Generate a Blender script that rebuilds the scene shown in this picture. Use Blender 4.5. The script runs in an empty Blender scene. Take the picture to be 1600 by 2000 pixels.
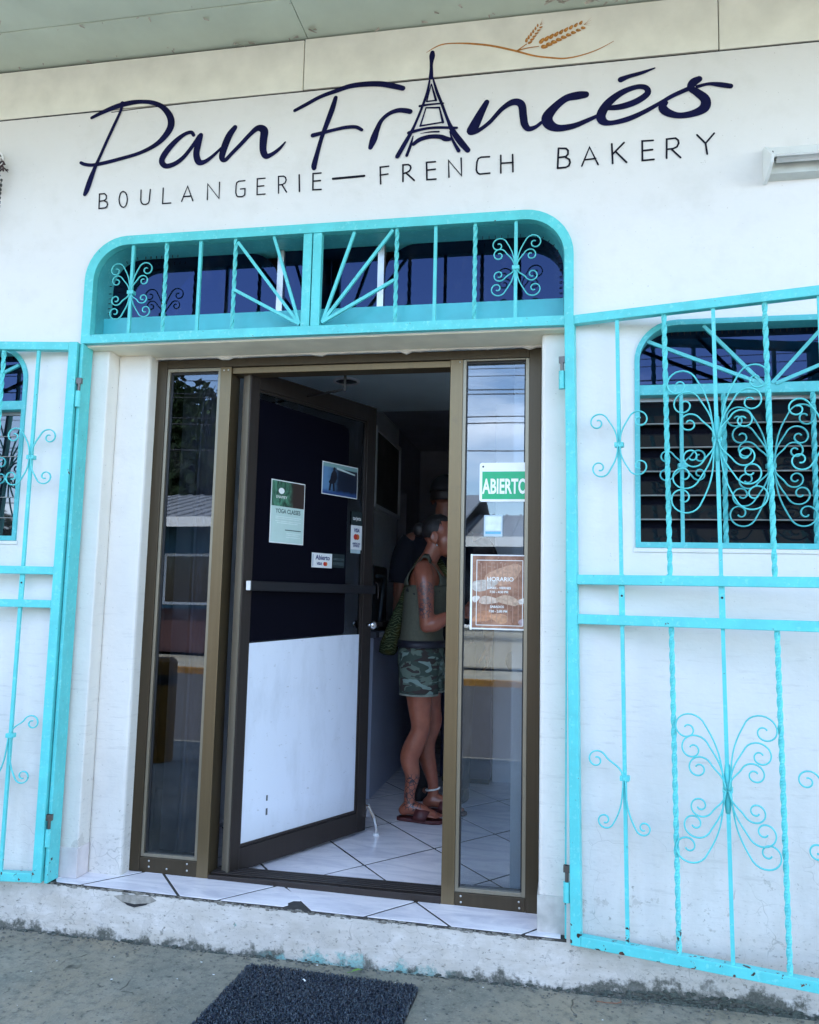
import bpy, bmesh, math, random
from mathutils import Vector, Matrix
random.seed(7)
S = bpy.context.scene
COL = S.collection
PI = math.pi
R = math.radians

# ------------------------------------------------------------------ camera
cd = bpy.data.cameras.new('camera')
cam = bpy.data.objects.new('camera', cd)
COL.objects.link(cam)
S.camera = cam
CAM_YAW, CAM_PITCH, CAM_ROLL = R(-10.764), R(6.057), R(1.344)
CAM_POS = Vector((0.0, -3.0, 1.338))
_fw = Vector((math.sin(CAM_YAW) * math.cos(CAM_PITCH), math.cos(CAM_YAW) * math.cos(CAM_PITCH), math.sin(CAM_PITCH)))
_r0 = Vector((math.cos(CAM_YAW), -math.sin(CAM_YAW), 0))
_u0 = _r0.cross(_fw)
_rt = _r0 * math.cos(CAM_ROLL) + _u0 * math.sin(CAM_ROLL)
_up = _u0 * math.cos(CAM_ROLL) - _r0 * math.sin(CAM_ROLL)
cam.matrix_world = Matrix(((_rt.x, _up.x, -_fw.x, CAM_POS.x), (_rt.y, _up.y, -_fw.y, CAM_POS.y), (_rt.z, _up.z, -_fw.z, CAM_POS.z), (0, 0, 0, 1)))
cd.sensor_fit = 'HORIZONTAL'
cd.sensor_width = 36.0
cd.lens = 35.47
cd.clip_start = 0.02
cd.clip_end = 600

# ------------------------------------------------------------------ light and exposure
SUN_EL, SUN_AZ = R(64), R(20)          # the sun stands high behind the building (+y), a little to the right
W = bpy.data.worlds.new('World')
S.world = W
W.use_nodes = True
wt = W.node_tree
wt.nodes.clear()
wo = wt.nodes.new('ShaderNodeOutputWorld')
wb = wt.nodes.new('ShaderNodeBackground')
sky = wt.nodes.new('ShaderNodeTexSky')
sky.sky_type = 'NISHITA'
sky.sun_disc = False
sky.sun_elevation = SUN_EL
sky.sun_rotation = SUN_AZ
sky.altitude = 50
sky.air_density = 1.0
sky.dust_density = 0.5
sky.ozone_density = 1.2
wtc = wt.nodes.new('ShaderNodeTexCoord')
wmp = wt.nodes.new('ShaderNodeMapping')
wmp.inputs['Scale'].default_value = (1.0, 1.0, 3.2)
wmp.inputs['Location'].default_value = (3.1, 0.4, 0.9)
wn = wt.nodes.new('ShaderNodeTexNoise')
wn.inputs['Scale'].default_value = 2.3
wn.inputs['Detail'].default_value = 7
wn.inputs['Roughness'].default_value = 0.55
wr = wt.nodes.new('ShaderNodeValToRGB')
wr.color_ramp.elements[0].position = 0.55
wr.color_ramp.elements[1].position = 0.76
wm = wt.nodes.new('ShaderNodeMix')
wm.data_type = 'RGBA'
wm.inputs[7].default_value = (8.6, 8.9, 9.4, 1)     # cloud radiance, on the sky's own scale
wt.links.new(wtc.outputs['Generated'], wmp.inputs['Vector'])
wt.links.new(wmp.outputs[0], wn.inputs['Vector'])
wt.links.new(wn.outputs['Fac'], wr.inputs[0])
wt.links.new(wr.outputs[0], wm.inputs[0])
wt.links.new(sky.outputs[0], wm.inputs[6])
wt.links.new(wm.outputs[2], wb.inputs['Color'])
wb.inputs['Strength'].default_value = 0.15
wt.links.new(wb.outputs[0], wo.inputs['Surface'])

sl = bpy.data.lights.new('sun', 'SUN')
sl.energy = 4.5
sl.angle = R(0.5)
sl.color = (1.0, 0.95, 0.87)
so = bpy.data.objects.new('sun', sl)
COL.objects.link(so)
_sd = Vector((math.sin(SUN_AZ) * math.cos(SUN_EL), math.cos(SUN_AZ) * math.cos(SUN_EL), math.sin(SUN_EL)))
so.rotation_euler = _sd.to_track_quat('Z', 'Y').to_euler()
so.location = (3, 8, 20)

S.view_settings.view_transform = 'Standard'
S.view_settings.look = 'None'
S.view_settings.gamma = 1
S.view_settings.use_curve_mapping = False
S.view_settings.exposure = 2.66
S.render.engine = 'CYCLES'
S.cycles.max_bounces = 10
S.cycles.diffuse_bounces = 6
S.cycles.glossy_bounces = 5
S.cycles.transparent_max_bounces = 16
S.cycles.use_denoising = True
S.cycles.sample_clamp_indirect = 8

# ------------------------------------------------------------------ material helpers
class NT:
    """a small helper round a node tree"""
    def __init__(self, name):
        self.m = bpy.data.materials.new(name)
        self.m.use_nodes = True
        self.t = self.m.node_tree
        self.t.nodes.clear()
        self.out = self.n('ShaderNodeOutputMaterial')
        tc = self.n('ShaderNodeTexCoord')
        self.obj = tc.outputs['Object']
        self.pos = self.n('ShaderNodeNewGeometry').outputs['Position']
    def n(self, t, **kw):
        nd = self.t.nodes.new(t)
        for k, v in kw.items():
            setattr(nd, k, v)
        return nd
    def l(self, a, b):
        self.t.links.new(a, b)
    def setv(self, sock, v):
        if hasattr(v, 'is_output'):
            self.l(v, sock)
        elif isinstance(v, (tuple, list)) and len(v) == 3 and sock.type == 'RGBA':
            sock.default_value = (*v, 1)
        else:
            sock.default_value = v
    def noise(self, vec, scale, detail=4, rough=0.55, dist=0.0):
        nd = self.n('ShaderNodeTexNoise')
        self.setv(nd.inputs['Vector'], vec)
        nd.inputs['Scale'].default_value = scale
        nd.inputs['Detail'].default_value = detail
        nd.inputs['Roughness'].default_value = rough
        nd.inputs['Distortion'].default_value = dist
        return nd.outputs['Fac']
    def vor(self, vec, scale, feature='F1', rnd=1.0):
        nd = self.n('ShaderNodeTexVoronoi', feature=feature)
        self.setv(nd.inputs['Vector'], vec)
        nd.inputs['Scale'].default_value = scale
        nd.inputs['Randomness'].default_value = rnd
        return nd
    def ramp(self, fac, a, b):
        """0 below a, 1 above b"""
        nd = self.n('ShaderNodeMapRange')
        nd.clamp = True
        self.setv(nd.inputs[0], fac)
        nd.inputs[1].default_value = a
        nd.inputs[2].default_value = b
        return nd.outputs[0]
    def math(self, op, a, b=0.0):
        nd = self.n('ShaderNodeMath', operation=op)
        self.setv(nd.inputs[0], a)
        self.setv(nd.inputs[1], b)
        return nd.outputs[0]
    def mix(self, fac, a, b):
        nd = self.n('ShaderNodeMix', data_type='RGBA')
        self.setv(nd.inputs[0], fac)
        self.setv(nd.inputs[6], a)
        self.setv(nd.inputs[7], b)
        return nd.outputs[2]
    def xyz(self, vec):
        nd = self.n('ShaderNodeSeparateXYZ')
        self.l(vec, nd.inputs[0])
        return nd.outputs
    def stretch(self, vec, sc):
        nd = self.n('ShaderNodeMapping')
        self.l(vec, nd.inputs['Vector'])
        nd.inputs['Scale'].default_value = sc
        return nd.outputs[0]
    def bump(self, h, strength=0.3, dist=0.01, normal=None):
        nd = self.n('ShaderNodeBump')
        self.setv(nd.inputs['Height'], h)
        nd.inputs['Strength'].default_value = strength
        nd.inputs['Distance'].default_value = dist
        if normal:
            self.l(normal, nd.inputs['Normal'])
        return nd.outputs[0]
    def bsdf(self, color, rough=0.6, metal=0.0, normal=None, spec=None, coat=0.0, **kw):
        b = self.n('ShaderNodeBsdfPrincipled')
        self.setv(b.inputs['Base Color'], color)
        self.setv(b.inputs['Roughness'], rough)
        self.setv(b.inputs['Metallic'], metal)
        if spec is not None:
            self.setv(b.inputs['Specular IOR Level'], spec)
        if coat:
            b.inputs['Coat Weight'].default_value = coat
        if normal:
            self.l(normal, b.inputs['Normal'])
        for k, v in kw.items():
            self.setv(b.inputs[k], v)
        self.l(b.outputs[0], self.out.inputs['Surface'])
        return b
_simple = {}
def simple(name, col, rough=0.6, metal=0.0, var=0.12, scale=30, bump=0.05, spec=None):
    """a plain painted or moulded surface with a little unevenness"""
    if name in _simple:
        return _simple[name]
    t = NT(name)
    n1 = t.noise(t.obj, scale, 5)
    dark = tuple(c * (1 - var) for c in col)
    lite = tuple(min(1, c * (1 + var)) for c in col)
    c = t.mix(t.ramp(n1, 0.3, 0.7), dark, lite)
    nb = t.bump(t.noise(t.obj, scale * 3, 3), bump, 0.004) if bump else None
    t.bsdf(c, t.math('ADD', t.math('MULTIPLY', n1, 0.2), rough - 0.1), metal, nb, spec)
    _simple[name] = t.m
    return t.m

def mat_wall(name, base, lowdirt=1.0):
    t = NT(name)
    x, y, z = t.xyz(t.pos)
    big = t.noise(t.pos, 1.3, 5)
    mid = t.noise(t.pos, 9, 6)
    c = t.mix(t.ramp(big, 0.35, 0.7), tuple(b * 0.955 for b in base), base)
    c = t.mix(t.math('MULTIPLY', t.ramp(mid, 0.52, 0.72), 0.22), c, (0.60, 0.58, 0.54))
    # a warm grey film of dust, thickening downwards and in patches
    dust = t.math('MULTIPLY', t.ramp(z, 1.9, 0.25), t.math('ADD', 0.35, t.math('MULTIPLY', t.ramp(t.noise(t.pos, 2.6, 6, 0.65), 0.36, 0.68), 0.65)))
    c = t.mix(t.math('MULTIPLY', dust, 0.62 * lowdirt), c, (0.585, 0.545, 0.50))
    scr_ = t.noise(t.stretch(t.pos, (7, 7, 60)), 1.0, 5, 0.65)
    c = t.mix(t.math('MULTIPLY', t.math('MULTIPLY', t.ramp(scr_, 0.56, 0.68), t.ramp(z, 1.75, 0.9)), 0.30 * lowdirt), c, (0.42, 0.40, 0.38))
    step_ = t.math('MULTIPLY', t.ramp(z, 0.21, 0.15), t.ramp(t.noise(t.stretch(t.pos, (4, 4, 9)), 1.6, 7, 0.7), 0.34, 0.62))
    c = t.mix(t.math('MULTIPLY', step_, 0.62 * lowdirt), c, (0.43, 0.385, 0.32))
    # rain streaks and greying, strongest low down
    streak = t.noise(t.stretch(t.pos, (14, 14, 3.0)), 1.0, 6)
    low = t.ramp(z, 0.95, 0.05)
    c = t.mix(t.math('MULTIPLY', t.math('MULTIPLY', t.ramp(streak, 0.44, 0.70), low), 0.42 * lowdirt), c, (0.46, 0.44, 0.40))
    # the step and foot of the wall are scuffed a dull buff
    scuff = t.math('MULTIPLY', t.ramp(z, 0.30, 0.02), t.ramp(t.noise(t.stretch(t.pos, (5, 5, 16)), 1.5, 7, 0.68), 0.36, 0.66))
    c = t.mix(t.math('MULTIPLY', scuff, 0.75 * lowdirt), c, (0.40, 0.375, 0.33))
    pat = t.ramp(t.noise(t.pos, 2.1, 4, 0.6), 0.46, 0.66)
    c = t.mix(t.math('MULTIPLY', t.math('MULTIPLY', pat, t.ramp(z, 1.7, 0.5)), 0.30 * lowdirt), c, (0.52, 0.51, 0.50))
    # hair cracks in the lower paint
    wob = t.n('ShaderNodeVectorMath', operation='ADD')
    nz = t.n('ShaderNodeTexNoise'); nz.inputs['Scale'].default_value = 9
    t.l(t.pos, nz.inputs['Vector'])
    sc = t.n('ShaderNodeVectorMath', operation='SCALE'); sc.inputs['Scale'].default_value = 0.10
    t.l(nz.outputs['Color'], sc.inputs[0]); t.l(t.pos, wob.inputs[0]); t.l(sc.outputs[0], wob.inputs[1])
    v = t.vor(wob.outputs[0], 11, 'DISTANCE_TO_EDGE').outputs['Distance']
    crack = t.math('MULTIPLY', t.ramp(v, 0.012, 0.002), t.ramp(z, 0.78, 0.30))
    crack = t.math('MULTIPLY', crack, t.ramp(t.noise(t.pos, 5, 3), 0.50, 0.60))
    c = t.mix(t.math('MULTIPLY', crack, 0.50 * lowdirt), c, (0.24, 0.23, 0.21))
    # flaked spots: grey render, a few remains of older green and blue paint
    fl = t.noise(t.pos, 34, 5, 0.6)
    thr = t.math('ADD', 0.60, t.math('MULTIPLY', t.ramp(z, 0.0, 0.75), 0.135))
    flake = t.ramp(t.math('SUBTRACT', fl, thr), 0.0, 0.012)
    flake = t.math('MULTIPLY', flake, t.ramp(t.noise(t.pos, 3.1, 3), 0.42, 0.55))
    fc = t.mix(t.ramp(t.noise(t.pos, 14, 2), 0.66, 0.68), (0.24, 0.23, 0.20), (0.13, 0.33, 0.30))
    c = t.mix(t.math('MULTIPLY', flake, 0.85 * lowdirt), c, fc)
    # sheets of paint gone from the lower wall, with a dark lifted rim
    pl = t.noise(t.pos, 8.5, 7, 0.68)
    pthr = t.math('ADD', 0.545, t.math('MULTIPLY', t.ramp(z, 0.10, 0.62), 0.16))
    pd = t.math('SUBTRACT', pl, pthr)
    patch = t.ramp(pd, 0.0, 0.006)
    rimm = t.math('MULTIPLY', patch, t.ramp(pd, 0.016, 0.006))
    c = t.mix(t.math('MULTIPLY', patch, 0.62 * lowdirt), c, (0.50, 0.475, 0.44))
    c = t.mix(t.math('MULTIPLY', rimm, t.math('MULTIPLY', t.ramp(t.noise(t.pos, 19, 3), 0.45, 0.6), 0.60 * lowdirt)), c, (0.20, 0.19, 0.17))
    # grimy, crumbling foot of the wall
    edge = t.noise(t.stretch(t.pos, (1, 1, 1)), 13, 6, 0.65)
    foot = t.math('ADD', t.math('MULTIPLY', edge, 0.21), -0.088)
    moss = t.math('MULTIPLY', t.math('MULTIPLY', t.ramp(x, 0.08, 0.34), t.ramp(x, 1.02, 0.60)), 0.042)
    foot = t.math('ADD', foot, t.math('MULTIPLY', moss, t.math('ADD', 0.45, t.math('MULTIPLY', t.noise(t.pos, 22, 6, 0.7), 1.1))))
    foot = t.math('ADD', foot, t.math('MULTIPLY', t.math('SUBTRACT', t.noise(t.pos, 70, 6, 0.75), 0.5), 0.075))
    fm = t.ramp(t.math('SUBTRACT', foot, z), -0.016, 0.012)
    tq = t.math('MULTIPLY', t.math('MULTIPLY', t.ramp(x, -1.12, -1.0), t.ramp(x, -0.36, -0.48)), t.ramp(t.noise(t.pos, 8, 5, 0.6), 0.42, 0.48))
    ftc = t.mix(tq, (0.085, 0.088, 0.076), (0.19, 0.40, 0.39))
    ftc = t.mix(t.math('MULTIPLY', t.ramp(t.noise(t.pos, 120, 5, 0.7), 0.45, 0.65), 0.7), ftc, (0.17, 0.17, 0.15))
    c = t.mix(t.math('MULTIPLY', fm, lowdirt), c, ftc)
    # dark nicks and brush scratches on the step and low wall
    nick = t.noise(t.stretch(t.pos, (42, 42, 95)), 1.0, 5, 0.7)
    nick = t.math('MULTIPLY', t.ramp(nick, 0.580, 0.640), t.math('ADD', t.math('MULTIPLY', t.ramp(z, 0.60, 0.10), 0.7), t.math('MULTIPLY', t.ramp(z, 0.24, 0.14), 0.6)))
    c = t.mix(t.math('MULTIPLY', nick, 0.62 * lowdirt), c, (0.17, 0.165, 0.145))
    # tiny specks everywhere
    sp = t.noise(t.pos, 95, 2)
    c = t.mix(t.math('MULTIPLY', t.ramp(sp, 0.715, 0.735), 0.50), c, (0.34, 0.32, 0.29))
    spot = t.vor(t.pos, 4.3).outputs['Distance']
    c = t.mix(t.math('MULTIPLY', t.ramp(spot, 0.040, 0.022), t.ramp(t.noise(t.pos, 2.3, 2), 0.5, 0.52)), c, (0.50, 0.48, 0.49))
    smd = t.noise(t.stretch(t.pos, (3, 3, 4)), 1.1, 7, 0.7)
    c = t.mix(t.math('MULTIPLY', t.ramp(smd, 0.55, 0.75), 0.30), c, (0.62, 0.60, 0.56))
    h = t.math('ADD', t.math('MULTIPLY', t.noise(t.pos, 55, 5), 0.5), t.math('MULTIPLY', t.noise(t.stretch(t.pos, (6, 6, 11)), 1.0, 4), 2.4))
    h = t.math('SUBTRACT', h, t.math('MULTIPLY', flake, 1.0))
    h = t.math('SUBTRACT', h, t.math('MULTIPLY', patch, 0.8))
    h = t.math('SUBTRACT', h, t.math('MULTIPLY', crack, 0.6))
    t.bsdf(c, 0.62, 0, t.bump(h, 0.30, 0.006), 0.3)
    return t.m

def mat_teal(name, base=(0.115, 0.635, 0.645), chip=1.0, rust_low=True):
    t = NT(name)
    x, y, z = t.xyz(t.pos)
    n1 = t.noise(t.pos, 14, 5)
    c = t.mix(t.ramp(n1, 0.35, 0.7), tuple(b * 0.86 for b in base), base)
    fine = t.noise(t.pos, 60, 5, 0.65)
    c = t.mix(t.math('MULTIPLY', t.ramp(fine, 0.56, 0.68), 0.35), c, (0.34, 0.80, 0.78))
    brush = t.noise(t.stretch(t.pos, (70, 70, 9)), 1.0, 5, 0.6)
    c = t.mix(t.math('MULTIPLY', t.ramp(brush, 0.55, 0.75), 0.35), c, (0.05, 0.52, 0.58))
    c = t.mix(t.math('MULTIPLY', t.ramp(t.noise(t.pos, 85, 4, 0.6), 0.68, 0.72), 0.65 * chip), c, (0.06, 0.12, 0.12))
    fl = t.noise(t.pos, 30, 5, 0.55)
    thr = t.math('ADD', 0.605, t.math('MULTIPLY', t.ramp(z, 0.19, 0.42), 0.125))
    flake = t.math('MULTIPLY', t.ramp(t.math('SUBTRACT', fl, thr), 0.0, 0.01), chip)
    fc = t.mix(t.ramp(t.noise(t.pos, 50, 2), 0.45, 0.6), (0.035, 0.022, 0.020), (0.12, 0.045, 0.03))
    c = t.mix(flake, c, fc)
    h = t.math('SUBTRACT', t.math('MULTIPLY', fine, 0.4), t.math('MULTIPLY', flake, 1.2))
    t.bsdf(c, 0.42, 0, t.bump(h, 0.22, 0.003), 0.45)
    return t.m

def mat_glass(name, tint=(0.78, 0.82, 0.86), ior=1.75, refl=(0.82, 0.90, 1.0)):
    """one thin sheet of slightly reflective float glass"""
    t = NT(name)
    tr = t.n('ShaderNodeBsdfTransparent'); tr.inputs[0].default_value = (*tint, 1)
    gl = t.n('ShaderNodeBsdfGlossy'); gl.inputs['Roughness'].default_value = 0.0
    gl.inputs['Color'].default_value = (*refl, 1)
    nb = t.bump(t.noise(t.pos, 2.2, 1), 0.010, 0.02)
    t.l(nb, gl.inputs['Normal'])
    fr = t.n('ShaderNodeFresnel'); fr.inputs['IOR'].default_value = ior
    smear = t.ramp(t.noise(t.stretch(t.pos, (6, 6, 2)), 3, 5), 0.55, 0.8)
    df = t.n('ShaderNodeBsdfDiffuse'); df.inputs[0].default_value = (0.6, 0.6, 0.6, 1)
    m1 = t.n('ShaderNodeMixShader'); m2 = t.n('ShaderNodeMixShader')
    t.l(fr.outputs[0], m1.inputs[0]); t.l(tr.outputs[0], m1.inputs[1]); t.l(gl.outputs[0], m1.inputs[2])
    t.l(t.math('MULTIPLY', smear, 0.03), m2.inputs[0]); t.l(m1.outputs[0], m2.inputs[1]); t.l(df.outputs[0], m2.inputs[2])
    t.l(m2.outputs[0], t.out.inputs['Surface'])
    return t.m

def mat_metal(name, col, rough=0.38, metal=0.85):
    t = NT(name)
    br = t.noise(t.stretch(t.pos, (90, 90, 2)), 1.0, 4)
    c = t.mix(t.ramp(br, 0.35, 0.7), tuple(v * 0.88 for v in col), col)
    c = t.mix(t.math('MULTIPLY', t.ramp(t.noise(t.pos, 25, 5), 0.58, 0.75), 0.35), c, tuple(v * 0.5 + 0.03 for v in col))
    t.bsdf(c, t.math('ADD', t.math('MULTIPLY', br, 0.15), rough - 0.07), metal, t.bump(br, 0.05, 0.002))
    return t.m

def mat_concrete():
    t = NT('sidewalk_concrete')
    a = t.noise(t.pos, 2.2, 6, 0.6)
    b = t.noise(t.pos, 24, 6, 0.7)
    d = t.noise(t.pos, 120, 3, 0.6)
    c = t.mix(t.ramp(a, 0.35, 0.68), (0.165, 0.168, 0.138), (0.330, 0.305, 0.240))
    c = t.mix(t.math('MULTIPLY', t.ramp(t.noise(t.pos, 1.4, 5, 0.6), 0.46, 0.62), 0.6), c, (0.30, 0.245, 0.165))
    c = t.mix(t.math('MULTIPLY', t.ramp(b, 0.46, 0.64), 0.55), c, (0.105, 0.112, 0.098))
    c = t.mix(t.math('MULTIPLY', t.ramp(d, 0.55, 0.68), 0.45), c, (0.34, 0.325, 0.28))
    c = t.mix(t.math('MULTIPLY', t.ramp(t.noise(t.pos, 48, 4, 0.6), 0.60, 0.68), 0.6), c, (0.05, 0.055, 0.05))
    wv = t.n('ShaderNodeVectorMath', operation='ADD'); nz = t.n('ShaderNodeTexNoise'); nz.inputs['Scale'].default_value = 5
    t.l(t.pos, nz.inputs['Vector']); sc = t.n('ShaderNodeVectorMath', operation='SCALE'); sc.inputs['Scale'].default_value = 0.16
    t.l(nz.outputs['Color'], sc.inputs[0]); t.l(t.pos, wv.inputs[0]); t.l(sc.outputs[0], wv.inputs[1])
    cr = t.math('MULTIPLY', t.ramp(t.vor(wv.outputs[0], 1.7, 'DISTANCE_TO_EDGE').outputs['Distance'], 0.005, 0.001), t.ramp(t.noise(t.pos, 4, 4, 0.7), 0.54, 0.62))
    c = t.mix(t.math('MULTIPLY', cr, 0.8), c, (0.035, 0.035, 0.03))
    h = t.math('SUBTRACT', t.math('ADD', t.math('MULTIPLY', b, 1.0), t.math('MULTIPLY', d, 0.5)), t.math('MULTIPLY', cr, 2.0))
    t.bsdf(c, 0.85, 0, t.bump(h, 0.55, 0.006), 0.25)
    return t.m

def mat_tile():
    t = NT('glazed_marbled_tile')
    oi = t.n('ShaderNodeObjectInfo')
    off = t.n('ShaderNodeVectorMath', operation='ADD')
    sc = t.n('ShaderNodeVectorMath', operation='SCALE'); sc.inputs['Scale'].default_value = 40
    cb = t.n('ShaderNodeCombineXYZ')
    t.l(oi.outputs['Random'], cb.inputs[0]); t.l(oi.outputs['Random'], cb.inputs[1])
    t.l(cb.outputs[0], sc.inputs[0]); t.l(t.pos, off.inputs[0]); t.l(sc.outputs[0], off.inputs[1])
    v = t.noise(t.stretch(off.outputs[0], (2.5, 9, 1)), 1.3, 6, 0.6, 1.2)
    c = t.mix(t.ramp(v, 0.42, 0.72), (0.88, 0.84, 0.87), (0.62, 0.60, 0.67))
    c = t.mix(t.math('MULTIPLY', t.ramp(t.noise(t.pos, 60, 4), 0.60, 0.75), 0.25), c, (0.45, 0.42, 0.40))
    t.bsdf(c, t.math('ADD', 0.10, t.math('MULTIPLY', t.noise(t.pos, 12, 4), 0.22)), 0, t.bump(t.noise(t.pos, 20, 3), 0.03, 0.003), 0.55)
    return t.m

# ------------------------------------------------------------------ mesh helpers
class MB:
    def __init__(self):
        self.v, self.f, self.mi = [], [], []
        self.cur = 0
    def add(self, vs, fs):
        b = len(self.v)
        self.v += [tuple(p) for p in vs]
        for f in fs:
            self.f.append([b + i for i in f])
            self.mi.append(self.cur)
        return self
    def box(self, x0, x1, y0, y1, z0, z1):
        vs = [(x, y, z) for z in (z0, z1) for y in (y0, y1) for x in (x0, x1)]
        return self.add(vs, [(0, 2, 3, 1), (4, 5, 7, 6), (0, 1, 5, 4), (2, 6, 7, 3), (0, 4, 6, 2), (1, 3, 7, 5)])
    def bar(self, p, q, w, h, up=(0, 1, 0)):
        """square bar from p to q; w across, h along up"""
        p, q, up = Vector(p), Vector(q), Vector(up)
        d = (q - p).normalized()
        s = d.cross(up).normalized() * (w / 2)
        u = s.cross(d).normalized() * (h / 2)
        vs = []
        for c in (p, q):
            vs += [c - s - u, c + s - u, c + s + u, c - s + u]
        return self.add(vs, [(0, 3, 2, 1), (4, 5, 6, 7), (0, 1, 5, 4), (1, 2, 6, 5), (2, 3, 7, 6), (3, 0, 4, 7)])
    def tube(self, pts, r, n=8, caps=True, sq=(1, 1), ref=None):
        pts = [Vector(p) for p in pts]
        m = len(pts)
        rs = r if isinstance(r, (list, tuple)) else [r] * m
        vs, fs = [], []
        prev = Vector(ref) if ref else None
        for i, p in enumerate(pts):
            d = (pts[min(i + 1, m - 1)] - pts[max(i - 1, 0)])
            d = d.normalized() if d.length > 1e-9 else Vector((0, 0, 1))
            if prev is None:
                prev = Vector((0, 1, 0)) if abs(d.y) < 0.9 else Vector((1, 0, 0))
            a = prev - d * prev.dot(d)
            a = a.normalized() if a.length > 1e-6 else d.orthogonal().normalized()
            b = d.cross(a)
            prev = a
            for k in range(n):
                t = 2 * PI * k / n
                vs.append(p + a * (math.cos(t) * rs[i] * sq[0]) + b * (math.sin(t) * rs[i] * sq[1]))
        for i in range(m - 1):
            for k in range(n):
                k2 = (k + 1) % n
                fs.append((i * n + k, i * n + k2, (i + 1) * n + k2, (i + 1) * n + k))
        if caps:
            fs.append(tuple(reversed(range(n))))
            fs.append(tuple((m - 1) * n + k for k in range(n)))
        return self.add(vs, fs)
    def twist(self, p, q, w, pitch=0.07, n=None):
        """a square rod twisted along its length (vertical)"""
        p, q = Vector(p), Vector(q)
        L = (q - p).length
        n = n or max(6, int(L / pitch * 8))
        vs, fs = [], []
        for i in range(n + 1):
            c = p.lerp(q, i / n)
            e = min(1.0, min(i, n - i) / 6.0)
            a0 = 2 * PI * (L * i / n) / pitch / 2
            for k in range(4):
                a = a0 + PI / 4 + k * PI / 2
                vs.append(c + Vector((math.cos(a), math.sin(a), 0)) * (w * 0.7071))
        for i in range(n):
            for k in range(4):
                k2 = (k + 1) % 4
                fs.append((i * 4 + k, i * 4 + k2, i * 4 + 4 + k2, i * 4 + 4 + k))
        fs += [(3, 2, 1, 0), tuple(n * 4 + k for k in range(4))]
        return self.add(vs, fs)
    def prism(self, poly, y0, y1):
        """polygon in x,z pushed from y0 to y1"""
        n = len(poly)
        vs = [(a, y0, b) for a, b in poly] + [(a, y1, b) for a, b in poly]
        fs = [tuple(range(n)), tuple(reversed(range(n, 2 * n)))]
        fs += [(i, n + i, n + (i + 1) % n, (i + 1) % n) for i in range(n)]
        return self.add(vs, fs)
    def slab(self, poly, z0, z1):
        """polygon in x,y pushed from z0 to z1"""
        n = len(poly)
        z0 = z0 if callable(z0) else (lambda a, b, c=z0: c)
        z1 = z1 if callable(z1) else (lambda a, b, c=z1: c)
        vs = [(a, b, z0(a, b)) for a, b in poly] + [(a, b, z1(a, b)) for a, b in poly]
        fs = [tuple(reversed(range(n))), tuple(range(n, 2 * n))]
        fs += [(i, (i + 1) % n, n + (i + 1) % n, n + i) for i in range(n)]
        return self.add(vs, fs)
    def ball(self, c, r, n=10, m=7, f=None):
        c = Vector(c)
        r = Vector(r) if not isinstance(r, (int, float)) else Vector((r, r, r))
        vs, fs = [], []
        for j in range(m + 1):
            ph = PI * j / m
            for i in range(n):
                th = 2 * PI * i / n
                d = Vector((math.sin(ph) * math.cos(th), math.sin(ph) * math.sin(th), math.cos(ph)))
                if f:
                    d = f(d)
                vs.append(c + Vector((d.x * r.x, d.y * r.y, d.z * r.z)))
        for j in range(m):
            for i in range(n):
                i2 = (i + 1) % n
                fs.append((j * n + i, (j + 1) * n + i, (j + 1) * n + i2, j * n + i2))
        return self.add(vs, fs)
    def loft(self, rings, n=20, caps=True):
        """rings of (cx, cy, z, rx, ry)"""
        vs, fs = [], []
        for cx, cy, z, rx, ry in rings:
            for k in range(n):
                a = 2 * PI * k / n
                vs.append((cx + rx * math.cos(a), cy + ry * math.sin(a), z))
        for i in range(len(rings) - 1):
            for k in range(n):
                k2 = (k + 1) % n
                fs.append((i * n + k, i * n + k2, (i + 1) * n + k2, (i + 1) * n + k))
        if caps:
            fs.append(tuple(reversed(range(n))))
            fs.append(tuple((len(rings) - 1) * n + k for k in range(n)))
        return self.add(vs, fs)
    def build(self, name, mats, parent=None, smooth=False, bevel=0.0, recalc=True, loc=None):
        me = bpy.data.meshes.new(name)
        me.from_pydata(self.v, [], self.f)
        mats = mats if isinstance(mats, (list, tuple)) else [mats]
        for m in mats:
            me.materials.append(m)
        if len(mats) > 1:
            me.polygons.foreach_set('material_index', self.mi)
        if recalc:
            bm = bmesh.new(); bm.from_mesh(me)
            bmesh.ops.remove_doubles(bm, verts=bm.verts, dist=1e-6)
            bmesh.ops.recalc_face_normals(bm, faces=bm.faces)
            bm.to_mesh(me); bm.free()
        if smooth:
            me.polygons.foreach_set('use_smooth', [True] * len(me.polygons))
        o = bpy.data.objects.new(name, me)
        COL.objects.link(o)
        if parent:
            o.parent = parent
        if loc:
            o.location = loc
        if bevel:
            b = o.modifiers.new('bevel', 'BEVEL')
            b.width = bevel; b.segments = 2; b.limit_method = 'ANGLE'; b.angle_limit = R(40)
        return o

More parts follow.
